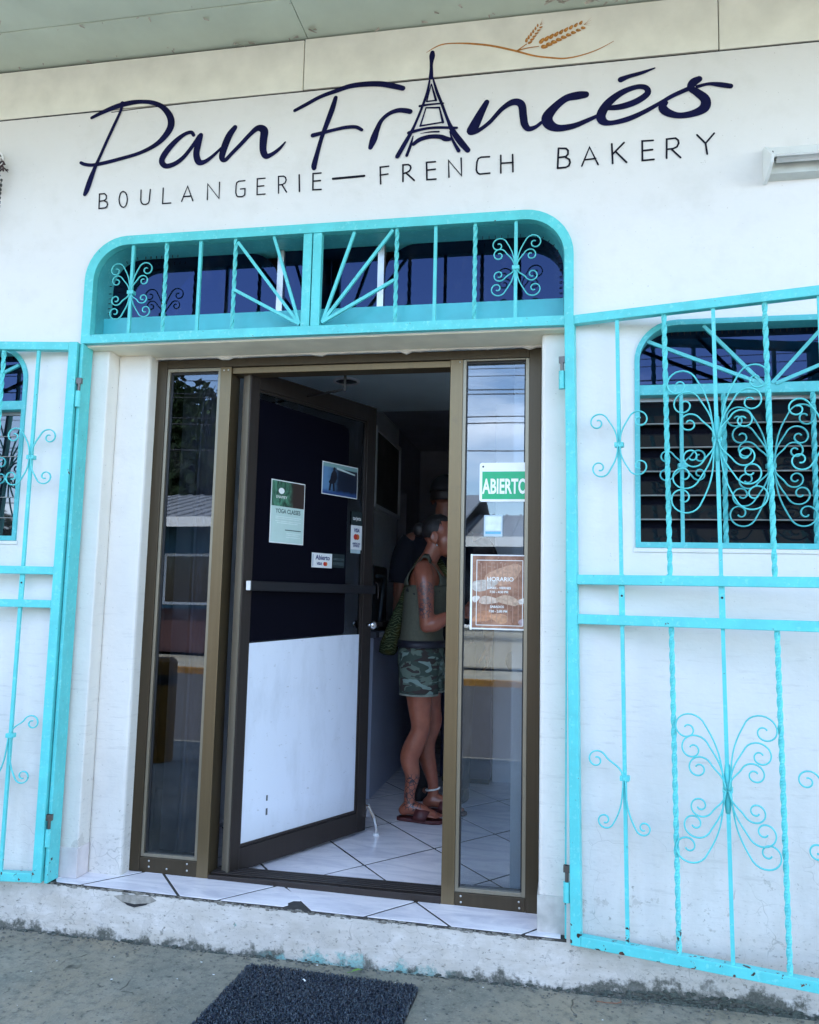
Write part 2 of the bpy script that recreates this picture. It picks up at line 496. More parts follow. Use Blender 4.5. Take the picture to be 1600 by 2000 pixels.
def tag(o, label=None, cat=None, group=None, kind=None):
    if label: o['label'] = label
    if cat: o['category'] = cat
    if group: o['group'] = group
    if kind: o['kind'] = kind
    return o
def thing(name, label, cat, loc=(0, 0, 0), rotz=0.0, group=None):
    o = bpy.data.objects.new(name, None)
    o.empty_display_size = 0.1
    COL.objects.link(o)
    o.location = loc
    o.rotation_euler = (0, 0, rotz)
    return tag(o, label, cat, group)
def B(name, m, parent, *boxes, bevel=0.0):
    """one or more boxes as one mesh"""
    mb = MB()
    for b in boxes:
        mb.box(*b)
    return mb.build(name, m, parent, bevel=bevel)
def fresh_mesh(o):
    dg = bpy.context.evaluated_depsgraph_get()
    dg.update()
    return bpy.data.meshes.new_from_object(o.evaluated_get(dg))
def plate(name, loops, y0, y1, m, parent=None, bevel=0.0):
    """upright sheet in x,z with holes (first loop is the outline), y0 front, y1 back"""
    cu = bpy.data.curves.new(name, 'CURVE')
    cu.dimensions = '2D'; cu.fill_mode = 'BOTH'; cu.extrude = (y1 - y0) / 2
    for lp in loops:
        sp = cu.splines.new('POLY')
        sp.points.add(len(lp) - 1)
        for p, (a, b) in zip(sp.points, lp):
            p.co = (a, b, 0, 1)
        sp.use_cyclic_u = True
    tmp = bpy.data.objects.new('tmp', cu)
    COL.objects.link(tmp)
    me = fresh_mesh(tmp)
    bpy.data.objects.remove(tmp)
    bpy.data.curves.remove(cu)
    yc = (y0 + y1) / 2
    me.transform(Matrix(((1, 0, 0, 0), (0, 0, -1, yc), (0, 1, 0, 0), (0, 0, 0, 1))))
    me.name = name
    me.materials.clear(); me.materials.append(m)
    o = bpy.data.objects.new(name, me)
    COL.objects.link(o)
    if parent: o.parent = parent
    if bevel:
        b = o.modifiers.new('bevel', 'BEVEL'); b.width = bevel; b.segments = 2; b.limit_method = 'ANGLE'; b.angle_limit = R(60)
    return o
def arch(x0, x1, z0, z1, r, n=10):
    """rectangle with rounded upper corners"""
    p = [(x0, z0), (x1, z0)]
    p += [(x1 - r + r * math.cos(a), z1 - r + r * math.sin(a)) for a in [PI / 2 * i / n for i in range(n + 1)]]
    p += [(x0 + r - r * math.sin(a), z1 - r + r * math.cos(a)) for a in [PI / 2 * i / n for i in range(n + 1)]]
    return p
def rrect(x0, x1, z0, z1, r, n=5):
    p = []
    for cx, cz, a0 in ((x1 - r, z0 + r, -90), (x1 - r, z1 - r, 0), (x0 + r, z1 - r, 90), (x0 + r, z0 + r, 180)):
        p += [(cx + r * math.cos(R(a0 + 90 * i / n)), cz + r * math.sin(R(a0 + 90 * i / n))) for i in range(n + 1)]
    return p
def text(s, size, m, parent, x, y, z, name='lettering', bold=0.0, align='CENTER', sx=1.0, depth=0.0002, shear=0.0):
    """flat print standing upright, facing -y, centred on x, baseline at z"""
    cu = bpy.data.curves.new(name, 'FONT')
    cu.body = s; cu.size = size; cu.align_x = align; cu.offset = bold * size; cu.extrude = depth; cu.shear = shear
    cu.resolution_u = 3
    tmp = bpy.data.objects.new('tmp', cu)
    COL.objects.link(tmp)
    me = fresh_mesh(tmp)
    bpy.data.objects.remove(tmp); bpy.data.curves.remove(cu)
    me.transform(Matrix(((sx, 0, 0, x), (0, 0, -1, y), (0, 1, 0, z), (0, 0, 0, 1))))
    me.materials.clear(); me.materials.append(m)
    me.name = name
    o = bpy.data.objects.new(name, me)
    COL.objects.link(o)
    o.parent = parent
    return o
def spline(pts, k=6):
    """Catmull-Rom through tuples of any length"""
    out = []
    n = len(pts)
    for i in range(n - 1):
        p0, p1, p2, p3 = pts[max(i - 1, 0)], pts[i], pts[i + 1], pts[min(i + 2, n - 1)]
        for j in range(k):
            t = j / k
            out.append(tuple(0.5 * (2 * b + (c - a) * t + (2 * a - 5 * b + 4 * c - d) * t * t + (3 * b - a - 3 * c + d) * t ** 3) for a, b, c, d in zip(p0, p1, p2, p3)))
    out.append(tuple(pts[-1]))
    return out

# ------------------------------------------------------------------ materials
M_wall = mat_wall('white_wall_paint', (0.80, 0.782, 0.768))
M_pier = mat_wall('white_pier_paint', (0.81, 0.785, 0.735), 1.0)
M_board = simple('cream_board_paint', (0.82, 0.80, 0.715), 0.6, var=0.09, scale=7, bump=0.15)
M_soffit = simple('pale_green_soffit_paint', (0.54, 0.60, 0.51), 0.65, var=0.08, scale=5, bump=0.2)
M_teal = mat_teal('turquoise_gate_paint')
M_teal2 = mat_teal('turquoise_trim_paint', (0.10, 0.55, 0.585), 0.4)
M_tealglass = simple('turquoise_sill_paint', (0.07, 0.50, 0.58), 0.4, var=0.08, scale=10)
M_black = simple('black_rubber', (0.012, 0.012, 0.014), 0.5)
M_dark = simple('dark_gap', (0.02, 0.02, 0.022), 0.8)
M_bronze = mat_metal('bronze_anodised_aluminium', (0.195, 0.145, 0.082), 0.36, 0.75)
M_bronze_jamb = mat_metal('deep_bronze_aluminium', (0.075, 0.057, 0.036), 0.38, 0.7)  # darker than the mullion bronze; for jambs and rails
M_bronze_dark = mat_metal('dark_bronze_aluminium', (0.050, 0.040, 0.036), 0.40, 0.6)
M_alu = mat_metal('bare_aluminium', (0.62, 0.62, 0.60), 0.35, 0.9)
M_glass = mat_glass('clear_glass')
M_glass_left = mat_glass('shade_tinted_left_glass', (0.48, 0.50, 0.55), 1.75)  # tint darkens the space behind this pane; shade put into the glass
M_glass_dark = mat_glass('smoked_glass', (0.20, 0.22, 0.26), 1.75)
M_glass_blue = mat_glass('sky_blue_mirror_glass', (0.12, 0.15, 0.22), 1.8, (0.26, 0.36, 0.72))  # blue of the mirrored sky put into the reflection colour
M_tile = mat_tile()
M_grout = simple('grey_grout', (0.045, 0.043, 0.040), 0.9, var=0.3)
M_conc = mat_concrete()
M_ink = simple('navy_sign_paint', (0.005, 0.006, 0.045), 0.7, var=0.35, scale=12, bump=0.03, spec=0.12)
M_ink2 = simple('black_sign_paint', (0.009, 0.010, 0.020), 0.7, var=0.3, scale=12, bump=0.03, spec=0.12)
M_wheat = simple('ochre_sign_paint', (0.46, 0.19, 0.035), 0.55, var=0.3, scale=60, bump=0.03)
M_wheat2 = simple('pale_ochre_sign_paint', (0.66, 0.34, 0.09), 0.55, var=0.2, scale=60, bump=0.03)
M_white = simple('white_plastic', (0.80, 0.80, 0.80), 0.4, var=0.04)
M_paper = simple('white_paper', (0.80, 0.82, 0.82), 0.6, var=0.03, bump=0)
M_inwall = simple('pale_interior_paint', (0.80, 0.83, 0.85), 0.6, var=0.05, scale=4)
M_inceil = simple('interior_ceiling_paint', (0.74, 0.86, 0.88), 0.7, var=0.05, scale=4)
M_indark = simple('room_shade_paint', (0.42, 0.43, 0.50), 0.7, var=0.1, scale=4)  # back room's shade put into a darker paint colour
M_chrome = mat_metal('chrome', (0.75, 0.75, 0.76), 0.15, 1.0)

def fz(x):
    """height of the tiled floor: it falls a little to the right"""
    return 0.170 - 0.0125 * max(-3.0, min(0.3, x))
# ================================================================== the ground
def struct(o):
    o['kind'] = 'structure'
    return o
gm = MB()
nx, ny = 90, 30
for j in range(ny + 1):
    for i in range(nx + 1):
        x = -7 + 14 * i / nx; y = 0.02 - 3.5 * j / ny
        gm.v.append((x, y, 0.004 * math.sin(x * 2.1 + y * 1.3) * math.sin(y * 2.7) + 0.0))
for j in range(ny):
    for i in range(nx):
        a = j * (nx + 1) + i
        gm.f.append([a, a + nx + 1, a + nx + 2, a + 1]); gm.mi.append(0)
struct(gm.build('sidewalk', M_conc, smooth=True))
M_road = simple('worn_road', (0.038, 0.037, 0.036), 0.85, var=0.3, scale=60, bump=0.4)
M_yellow = simple('yellow_kerb_paint', (0.20, 0.095, 0.008), 0.6, var=0.25, scale=9, bump=0.2)
struct(B('road', M_road, None, (-60, 60, -10.5, -3.6, -0.3, -0.13)))
struct(B('near_kerb', M_conc, None, (-60, 60, -3.6, -3.48, -0.3, -0.004)))
struct(B('far_kerb', M_yellow, None, (-60, 60, -10.7, -10.5, -0.3, -0.03)))
struct(B('far_pavement', M_conc, None, (-60, 60, -60, -10.7, -0.3, -0.032)))
struct(B('side_pavement', M_conc, None, (-60, -7, -3.48, 0.5, -0.3, -0.01), (7, 60, -3.48, 0.5, -0.3, -0.01)))
struct(B('back_lot', M_conc, None, (-60, 60, 6.3, 60, -0.3, -0.01)))

# ================================================================== the bakery
bak = thing('bakery_building', 'white plastered shop building with turquoise trim, glazed doorway and painted name on its front', 'building')
DX0, DX1, DZ1 = -2.0, 0.02, 2.36
door_hole = [(DX0, fz(DX0) - 0.011), (DX1, fz(DX1) - 0.011), (DX1, DZ1), (DX0, DZ1)]
tr_hole = arch(-1.955, 0.012, 2.402, 2.795, 0.15)
rw_hole = arch(0.272, 1.162, 1.548, 2.362, 0.14)
lw_hole = arch(-3.139, -2.249, 1.548, 2.362, 0.14)
wall = plate('wall', [[(-6, 0), (6, 0), (6, 3.412), (-6, 3.412)], door_hole, tr_hole, rw_hole, lw_hole], 0.0, 0.2, M_wall, bak)
B('side_wall', M_wall, bak, (-6, -5.85, 0.201, 6.2, 0, 3.64)); B('side_wall', M_wall, bak, (5.85, 6, 0.201, 6.2, 0, 3.64)); B('back_wall', M_wall, bak, (-5.849, 5.849, 6.0, 6.2, 0, 3.64))
# cream boards above the painted name, laid end to end with open joints
B('board_backing', M_dark, bak, (-5.99, 5.99, 0.0125, 0.2, 3.4125, 3.655))
xs = [-6.0, -4.34, -2.70, -1.062, 0.576, 2.22, 3.86, 6.0]
for i in range(len(xs) - 1):
    dz = [0.0, 0.001, -0.001, 0.0015, 0.0, 0.001, 0.0][i]
    B('wall_board', M_board, bak, (xs[i] + 0.002, xs[i + 1] - 0.002, -0.0004 - 0.0008 * (i % 2), 0.012, 3.4200 + dz, 3.6445 + dz), bevel=0.002)
joint_line = MB().tube([(-3.2, 0.0002, 3.4135), (-2.5, 0.0002, 3.4140), (-1.95, 0.0002, 3.4165)], 0.0024, 6)
joint_line.tube([(-1.93, 0.0004, 3.4045), (-1.80, 0.0002, 3.4095), (-1.55, 0.0002, 3.4125), (-1.0, 0.0004, 3.4150), (-0.4, 0.0002, 3.4150)], 0.0022, 6)
joint_line.tube([(-0.4, 0.0002, 3.4150), (0.2, 0.0006, 3.4155), (0.9, 0.0002, 3.4145), (2.0, 0.0004, 3.4150)], 0.0014, 6)
joint_line.build('cable', M_black, bak)  # not a cable: black tube darkening the joint under the boards
# soffit of the deep eave
ys = [0.012, -0.222, -0.75, -1.27, -1.78]
sx = [-6.2, -3.49, -1.052, 1.388, 3.83, 6.2]
for a in range(len(sx) - 1):
    for b in range(len(ys) - 1):
        dz = 0.002 * ((a * 3 + b * 5) % 3)
        B('soffit_panel', M_soffit, bak, (sx[a] + 0.0015, sx[a + 1] - 0.0015, ys[b + 1] + 0.001, ys[b] - 0.001, 3.653 + dz, 3.67), bevel=0.001)
B('eave_board', M_board, bak, (-6.2, 6.2, -1.82, -1.782, 3.62, 3.82))
B('roof', simple('zinc_roof', (0.35, 0.35, 0.36), 0.5, 0.5), bak, (-6.2, 6.2, -1.781, 6.4, 3.672, 3.80))
# loose flakes of paint hanging from the soffit and its corner
fl = MB()
for i in range(46):
    x = random.uniform(-2.4, 0.9); y = random.choice([random.uniform(-0.03, -0.004), random.uniform(-0.4, -0.02), random.uniform(-0.23, -0.21)])
    if x > 0.1 and y < -0.06: y = -0.02
    l = random.uniform(0.006, 0.028); a = random.uniform(0, PI)
    d = Vector((math.cos(a), math.sin(a) * 0.6, -random.uniform(0.0, 0.5)))
    p = Vector((x, y, 3.650)); s = Vector((-d.y, d.x, 0)) * 0.3 * l
    q = p + d * l
    fl.add([p - s, p + s, q + s * 0.4 + Vector((0, 0, -0.001)), q - s * 0.5], [(0, 1, 2, 3)])
for (x, y) in [(-0.02, -0.07), (0.0, -0.05), (0.03, -0.06), (0.10, -0.04), (-0.04, -0.06), (-1.02, -0.05), (-1.36, -0.02)]:
    for k in range(3):
        a = random.uniform(0, 2 * PI); l = random.uniform(0.02, 0.05)
        p = Vector((x + random.uniform(-.02, .02), y, 3.650)); q = p + Vector((math.cos(a) * l, -abs(math.sin(a)) * l * .5, -l * 0.6))
        s = Vector((-math.sin(a), math.cos(a), 0.2)) * 0.008
        fl.add([p - s, p + s, q + s * 0.6, q - s * 0.3], [(0, 1, 2, 3)])
tag(fl.build('paint_flake', simple('flaking_paint', (0.42, 0.38, 0.33), 0.8, var=0.4), bak, recalc=False), kind='stuff')

# ---- the recess of the doorway
B('pier', M_pier, bak, (-2.02, -1.902, 0.06, 0.30, fz(-1.95) - 0.02, DZ1 + 0.0), bevel=0.006)
B('pier', M_pier, bak, (-1.903, -1.752, 0.135, 0.30, fz(-1.85) - 0.02, DZ1 + 0.001), bevel=0.012)
B('pier', M_pier, bak, (-0.078, 0.03, 0.05, 0.30, 0.15, DZ1 + 0.0005), bevel=0.014)
M_skirt = simple('pinkish_skirting_tile', (0.62, 0.56, 0.56), 0.35, var=0.12, scale=14)
M_skirtg = simple('stained_skirting_tile', (0.50, 0.48, 0.45), 0.6, var=0.3, scale=12, bump=0.2)
B('skirting_tile', M_skirt, bak, (-2.0, -1.897, 0.052, 0.062, fz(-1.95), fz(-1.95) + 0.115), (-1.904, -1.896, 0.062, 0.133, fz(-1.95), fz(-1.95) + 0.117), bevel=0.002)
B('skirting_tile', M_skirtg, bak, (-0.082, 0.022, 0.042, 0.052, fz(0) - 0.004, fz(0) + 0.125), (-0.083, -0.0785, 0.053, 0.196, fz(0) - 0.004, fz(0) + 0.12), bevel=0.003)
B('lintel_soffit', simple('cream_lintel_paint', (0.86, 0.79, 0.62), 0.6, var=0.1, scale=8, bump=0.2), bak, (-1.99, 0.012, 0.003, 0.199, 2.3565, 2.3595))
# ragged plaster lip over the door frame
lip = MB()
px_ = [-1.755 + i * 1.68 / 60 for i in range(61)]
low = [2.352 - random.choice([0, 0.002, 0.003, 0.006, 0.001]) * random.random() * 1.6 - (0.008 if i in (11, 12, 40) else 0) for i in range(61)]
poly = [(x, z) for x, z in zip(px_, low)] + [(-0.075, 2.3605), (-1.755, 2.3605)]
lip.prism(poly, 0.185, 0.198)
lip.build('plaster_lip', M_pier, bak)

# ---- tiled threshold and shop floor: rhomb-laid marbled tiles
O_, U_, V_ = Vector((-0.838, 0.549)), Vector((0.257, 0.322)), Vector((-0.290, 0.352))
B('floor_bed', M_grout, bak, (-2.0, 0.02, 0.004, 0.3, 0.06, 0.160), (-5.8, 2.6, 0.3, 5.99, 0.0, 0.155))
bed = MB().slab([(-2.0, 0.003), (0.02, 0.003), (0.02, 0.5), (-2.0, 0.5)], 0.155, lambda a, b: fz(a) - 0.003)
bed.build('mortar_bed', M_grout, bak)
def clip(poly, ax, val, keep_greater):
    out = []
    for i in range(len(poly)):
        a, b = poly[i], poly[(i + 1) % len(poly)]
        ina = (a[ax] >= val) == keep_greater; inb = (b[ax] >= val) == keep_greater
        if ina: out.append(a)
        if ina != inb:
            t = (val - a[ax]) / (b[ax] - a[ax])
            out.append((a[0] + (b[0] - a[0]) * t, a[1] + (b[1] - a[1]) * t))
    return out
def area(p):
    return abs(sum(p[i][0] * p[(i + 1) % len(p)][1] - p[(i + 1) % len(p)][0] * p[i][1] for i in range(len(p)))) / 2
def put_tile(p):
    dz = random.uniform(-0.0006, 0.0006)
    MB().slab(p, lambda a, b: fz(a) - 0.0028, lambda a, b: fz(a) + dz).build('tile', M_tile, bak, bevel=0.0009)
for i in range(-12, 14):
    for j in range(-12, 14):
        g = 0.0135
        c = [O_ + U_ * (i + g) + V_ * (j + g), O_ + U_ * (i + 1 - g) + V_ * (j + g), O_ + U_ * (i + 1 - g) + V_ * (j + 1 - g), O_ + U_ * (i + g) + V_ * (j + 1 - g)]
        p0 = [(q.x, q.y) for q in c]
        # the threshold, then the room behind the frame line
        for (x0, x1, y0, y1) in ((-1.995, -0.0, 0.006, 0.2), (-1.70, -0.05, 0.2, 4.2)):
            p = clip(clip(clip(clip(p0, 0, x0, True), 0, x1, False), 1, y0, True), 1, y1, False)
            if len(p) < 3 or area(p) < 0.0006: continue
            if y0 < 0.1:
                cx = sum(a for a, b in p) / len(p)
                if -1.15 < cx < -0.93 and any(abs(a + 0.902) < 0.03 and b < 0.03 for a, b in p):
                    # the broken tile: its right-hand corner is gone down to the mortar
                    q = [(a, b) for a, b in clip(p, 0, -1.02, False)]
                    jag = [(-1.018, 0.012), (-1.004, 0.030), (-1.012, 0.052), (-0.998, 0.078), (-0.975, 0.083), (-0.968, 0.098)]
                    xmax_low = max([a for a, b in q if b < 0.02] + [-1.02])
                    top = [pt for pt in p if pt[1] > 0.09]
                    lowl = [pt for pt in q if pt[1] < 0.02 and pt[0] < -1.05]
                    left = [pt for pt in q if pt[0] < -1.05 and pt not in lowl and pt[1] <= 0.199]
                    cand = lowl + jag + sorted(top, key=lambda t: -t[0])
                    seen = []
                    for t in cand:
                        if all((t[0] - s_[0]) ** 2 + (t[1] - s_[1]) ** 2 > 1e-6 for s_ in seen): seen.append(t)
                    p = seen
            put_tile(p)
# broken rim of the step: crumbs of render along the tile edge
rim = MB()
for i in range(420):
    x = random.uniform(-1.99, -0.02); r = random.choice((0.0015, 0.002, 0.003, 0.0045))
    rim.ball((x, random.uniform(-0.003, 0.004), fz(x) - random.uniform(0.004, 0.014)), (r * random.uniform(1.2, 4), r * 0.5, r * random.uniform(0.5, 1)), 6, 4)
tag(rim.build('render_crumb', simple('crumbled_render', (0.20, 0.19, 0.165), 0.9, var=0.6, scale=50), bak), kind='stuff')
hol = MB().prism([(-1.70, 0.165), (-1.66, 0.172), (-1.60, 0.176), (-1.545, 0.176), (-1.52, 0.162), (-1.555, 0.146), (-1.61, 0.136), (-1.66, 0.143)], -0.0012, 0.002)
hol.build('broken_patch', simple('exposed_mortar', (0.28, 0.265, 0.235), 0.9, var=0.35, scale=40, bump=0.6), bak)
hol = MB().prism([(-1.655, 0.146), (-1.61, 0.142), (-1.555, 0.150), (-1.56, 0.144), (-1.61, 0.130), (-1.64, 0.136)], -0.0024, 0.001)
hol.build('broken_hole', M_dark, bak)

# ---- aluminium frame of the shop door, set back in the recess
FY = 0.2
def fb(name, m, *bx, bevel=0.0018):
    return B(name, m, bak, *bx, bevel=bevel)
zL, zR = fz(-1.75), fz(-0.1)
dfr = fb('door_frame', M_bronze_jamb, (-1.7065, -0.1315, FY - 0.001, FY + 0.1, 2.313, 2.350))
for bx in ((-1.757, -1.707, FY, FY + 0.1, zL, 2.348), (-0.131, -0.083, FY, FY + 0.1, zR, 2.352)):
    B('jamb', M_bronze_jamb, dfr, bx, bevel=0.0018)
for bx in ((-1.456, -1.406, FY, FY + 0.1, fz(-1.43), 2.3128), (-0.451, -0.400, FY, FY + 0.1, fz(-0.4), 2.3128)):
    B('mullion', M_bronze, dfr, bx, bevel=0.0018)
B('door_head', M_bronze, dfr, (-1.4055, -0.4515, FY + 0.012, FY + 0.09, 2.285, 2.3125), bevel=0.0018)
for bx in ((-1.7065, -1.4565, FY + 0.001, FY + 0.1, zL - 0.004, zL + 0.058), (-0.3995, -0.1315, FY + 0.001, FY + 0.1, zR, zR + 0.052)):
    B('bottom_rail', M_bronze_jamb, dfr, bx, bevel=0.0018)
bead = (
 (-1.7068, -1.694, FY + 0.006, FY + 0.03, zL + 0.059, 2.3125), (-1.469, -1.4562, FY + 0.006, FY + 0.03, zL + 0.059, 2.3125),
 (-1.6938, -1.4692, FY + 0.006, FY + 0.03, 2.298, 2.3128), (-1.6938, -1.4692, FY + 0.006, FY + 0.03, zL + 0.0585, zL + 0.072),
 (-0.3998, -0.386, FY + 0.006, FY + 0.03, zR + 0.0525, 2.3125), (-0.1455, -0.1312, FY + 0.006, FY + 0.03, zR + 0.0525, 2.3125),
 (-0.3858, -0.1457, FY + 0.006, FY + 0.03, 2.318 - 0.012, 2.3128), (-0.3858, -0.1457, FY + 0.006, FY + 0.03, zR + 0.0525, zR + 0.068))
M_bead = mat_metal('pale_bronze_bead', (0.30, 0.265, 0.20), 0.4, 0.7)
for bx in bead:
    fb('glazing_bead', M_bead, bx, bevel=0.001)
# black gaskets just inside the beads
for bx in ((-1.6938, -1.684, FY + 0.018, FY + 0.03, zL + 0.072, 2.298), (-0.3858, -0.3805, FY + 0.018, FY + 0.03, zR + 0.068, 2.306), (-0.1507, -0.1457, FY + 0.018, FY + 0.03, zR + 0.068, 2.306),
   (-1.684, -1.469, FY + 0.018, FY + 0.03, 2.288, 2.298), (-0.3805, -0.151, FY + 0.018, FY + 0.03, 2.297, 2.306)):
    fb('gasket', M_black, bx, bevel=0)
B('side_pane', M_glass_left, bak, (-1.700, -1.462, FY + 0.022, FY + 0.0221, zL + 0.062, 2.305))
B('side_pane', M_glass, bak, (-0.392, -0.139, FY + 0.022, FY + 0.0221, zR + 0.06, 2.309))
sill = MB()
sill.box(-1.405, -0.4515, FY + 0.0, FY + 0.12, fz(-0.9) - 0.012, fz(-0.9) + 0.022)
for k in range(5):
    sill.box(-1.40, -0.455, FY + 0.022 + k * 0.019, FY + 0.031 + k * 0.019, fz(-0.9) + 0.0222, fz(-0.9) + 0.027)
sill.build('door_track', M_bronze_dark, bak, bevel=0.0015)
scr = MB()
for (x, z) in [(-1.665, zL + 0.045), (-1.664, zL + 0.022), (-1.497, zL + 0.046), (-1.496, zL + 0.02), (-1.585, zL + 0.019), (-0.375, zR + 0.040), (-0.374, zR + 0.018), (-0.155, zR + 0.038), (-0.153, zR + 0.016), (-1.44, 2.298), (-1.42, 2.299), (-0.412, 2.302)]:
    scr.ball((x, FY - 0.0005, z), (0.0042, 0.0022, 0.0042), 8, 5)
tag(scr.build('screw', M_alu, bak, smooth=True), kind='stuff')

# ---- the open door leaf, swung inwards from its left edge
HX, HY = -1.330, 0.240
DANG = math.atan2(0.76, 0.382)
dm = MB()
DW, DZ0, DZT = 0.856, 0.198, 2.312
dm.box(0.0, 0.050, 0.0, 0.045, DZ0, DZT); dm.box(0.790, DW, 0.0, 0.045, DZ0, DZT)
dm.box(0.0502, 0.7898, 0.0005, 0.0445, DZ0, DZ0 + 0.092); dm.box(0.0502, 0.7898, 0.0005, 0.0445, DZT - 0.078, DZT)
door = dm.build('door', M_bronze_dark, bak, bevel=0.002)
door.location = (HX, HY, 0); door.rotation_euler = (0, 0, DANG)
def dsub(name, m, *bx, bevel=0.0):
    return B(name, m, door, *bx, bevel=bevel)
dsub('edge_strip', mat_metal('pale_edge_aluminium', (0.30, 0.27, 0.22), 0.4, 0.7), (-0.006, -0.0005, 0.004, 0.041, DZ0 + 0.002, DZT - 0.002))  # paler strip along the hinge-side edge of the leaf
for bx in ((0.0504, 0.060, 0.006, 0.02, 0.2905, 2.2335), (0.780, 0.7896, 0.006, 0.02, 0.2905, 2.2335), (0.0602, 0.7798, 0.006, 0.02, 0.2905, 0.302), (0.0602, 0.7798, 0.006, 0.02, 2.223, 2.2335)):
    dsub('glazing_bead', M_bronze_dark, bx, bevel=0.001)
dsub('pane', M_glass, (0.055, 0.785, 0.016, 0.0161, 0.295, 2.23))
frost = NT('frosted_white_film')
fx, fy_, fz_ = frost.xyz(frost.obj)
sm_ = frost.noise(frost.stretch(frost.obj, (9, 9, 3)), 1.0, 6, 0.65)
fcol = frost.mix(frost.math('MULTIPLY', frost.ramp(sm_, 0.48, 0.72), 0.45), (0.71, 0.76, 0.85), (0.52, 0.56, 0.62))
fcol = frost.mix(frost.math('MULTIPLY', frost.ramp(fz_, 0.42, 0.29), 0.30), fcol, (0.34, 0.34, 0.33))
fcol = frost.mix(frost.math('MULTIPLY', frost.ramp(frost.noise(frost.stretch(frost.obj, (30, 30, 60)), 1.0, 5, 0.7), 0.64, 0.70), 0.5), fcol, (0.36, 0.38, 0.40))
fb_ = frost.bsdf(fcol, frost.math('ADD', 0.35, frost.math('MULTIPLY', frost.noise(frost.obj, 6, 4), 0.2)), 0, frost.bump(frost.noise(frost.obj, 30, 4), 0.05, 0.003), 0.4)
white_poly = [(0.0605, 0.3025), (0.7795, 0.3025), (0.7795, 1.150), (0.675, 1.150), (0.0605, 1.128)]
MB().prism(white_poly, 0.0115, 0.0155).build('white_lower_panel', frost.m, door)
film = [(0.066, 1.135), (0.655, 1.155), (0.668, 1.165), (0.662, 2.135), (0.655, 2.165), (0.63, 2.178), (0.066, 2.195)]
film_m = NT('dark_window_film'); film_m.bsdf((0.003, 0.003, 0.007), 0.3, 0, None, 0.06)
MB().prism(film, 0.0135, 0.0155).build('dark_film', film_m.m, door)
pb = MB()
pb.box(0.02, 0.845, -0.034, -0.010, 1.352, 1.394); pb.box(0.03, 0.06, -0.0098, -0.0005, 1.355, 1.390); pb.box(0.80, 0.83, -0.0098, -0.0005, 1.355, 1.390)
pbo = pb.build('push_bar', simple('black_push_bar', (0.008, 0.008, 0.011), 0.4), door, bevel=0.003)
B('end_cap', M_white, pbo, (0.012, 0.0195, -0.033, -0.011, 1.353, 1.393), bevel=0.002)
MB().tube([(0.86, -0.036, 1.33), (0.865, -0.036, 1.345), (0.858, -0.036, 1.405), (0.84, -0.036, 1.41)], 0.003, 6).build('latch_hook', M_bronze_dark, pbo, smooth=True)
kn = MB(); kn.tube([(0.825, -0.001, 1.197), (0.825, -0.03, 1.197)], 0.010, 10); kn.ball((0.825, -0.042, 1.197), (0.022, 0.017, 0.022), 14, 8)
kn.build('knob', M_chrome, door, smooth=True)
lm = MB()
lm.box(0.198, 0.206, 0.0095, 0.0114, 0.452, 0.475); lm.box(0.199, 0.208, 0.0095, 0.0114, 0.392, 0.420)
tag(lm.build('latch_mark', simple('grey_mark', (0.08, 0.09, 0.10), 0.6), door), kind='stuff')
ds = MB()
ds.box(0.842, 0.868, -0.014, -0.0008, 0.262, 0.325)
ds.tube([(0.855, -0.016, 0.315), (0.862, -0.05, 0.262), (0.866, -0.062, 0.215), (0.866, -0.062, 0.190)], [0.008, 0.009, 0.008, 0.009], 8)
ds.build('door_stop', M_chrome, door, smooth=False)
MB().tube([(0.866, -0.062, 0.192), (0.866, -0.062, 0.177)], [0.014, 0.017], 10).build('rubber_foot', M_white, door)
clo = MB()
clo.tube([(-0.93, 0.32, 2.315), (-0.93, 0.32, 2.225)], 0.006, 8); clo.tube([(-0.93, 0.32, 2.232), (-1.17, 0.54, 2.262)], 0.0055, 8); clo.box(-0.945, -0.915, 0.30, 0.34, 2.30, 2.316)
clo.build('closer_arm', M_black, bak)

# ---- small window over the door
B('transom_reveal', M_teal2, bak, (-1.9545, 0.0115, 0.02, 0.198, 2.4025, 2.409))
plate('transom_reveal', [arch(-1.9548, 0.0118, 2.4035, 2.7948, 0.15), arch(-1.946, 0.003, 2.409, 2.786, 0.143)], 0.012, 0.19, M_teal2, bak)
B('transom_sill', M_tealglass, bak, (-1.9455, 0.0025, 0.070, 0.122, 2.4095, 2.504))
tf = B('transom_window', M_alu, bak, (-1.944, 0.0015, 0.11, 0.14, 2.4742, 2.480))
for xm in (-1.169, -0.735):
    B('mullion', M_alu, tf, (xm - 0.013, xm + 0.013, 0.109, 0.141, 2.4802, 2.783))
for x0, x1 in ((-1.944, -1.1825), (-1.1555, -0.7485), (-0.7215, 0.002)):
    pn = MB().prism(arch(x0, x1, 2.4745, 2.7845, 0.135) if x0 < -1.9 or x1 > -0.1 else [(x0, 2.4745), (x1, 2.4745), (x1, 2.7845), (x0, 2.7845)], 0.125, 0.1252)
    pn.build('pane', M_glass_blue, tf, recalc=False)
nt_ = MB()
for sgn, cx in ((-1, -1.946 + 0.143), (1, 0.003 - 0.143)):
    for k in range(22):
        if k < 7:  px, pz, a = cx + sgn * 0.1385, 2.49 + k * 0.022, 0
        elif k < 15:
            a = (k - 6.5) / 8 * PI / 2; px, pz = cx + sgn * 0.1385 * math.cos(a), 2.643 + 0.1385 * math.sin(a)
        else: a = PI / 2; px, pz = cx - sgn * (k - 14) * 0.025, 2.7815
        dx, dz = -sgn * math.cos(a), -math.sin(a)
        nt_.bar((px, 0.09, pz), (px + dx * 0.011, 0.09, pz + dz * 0.011), 0.0022, 0.004)
tag(nt_.build('shade_tick', M_dark, bak), kind='stuff')  # shadow and reflection marks drawn as small black ticks

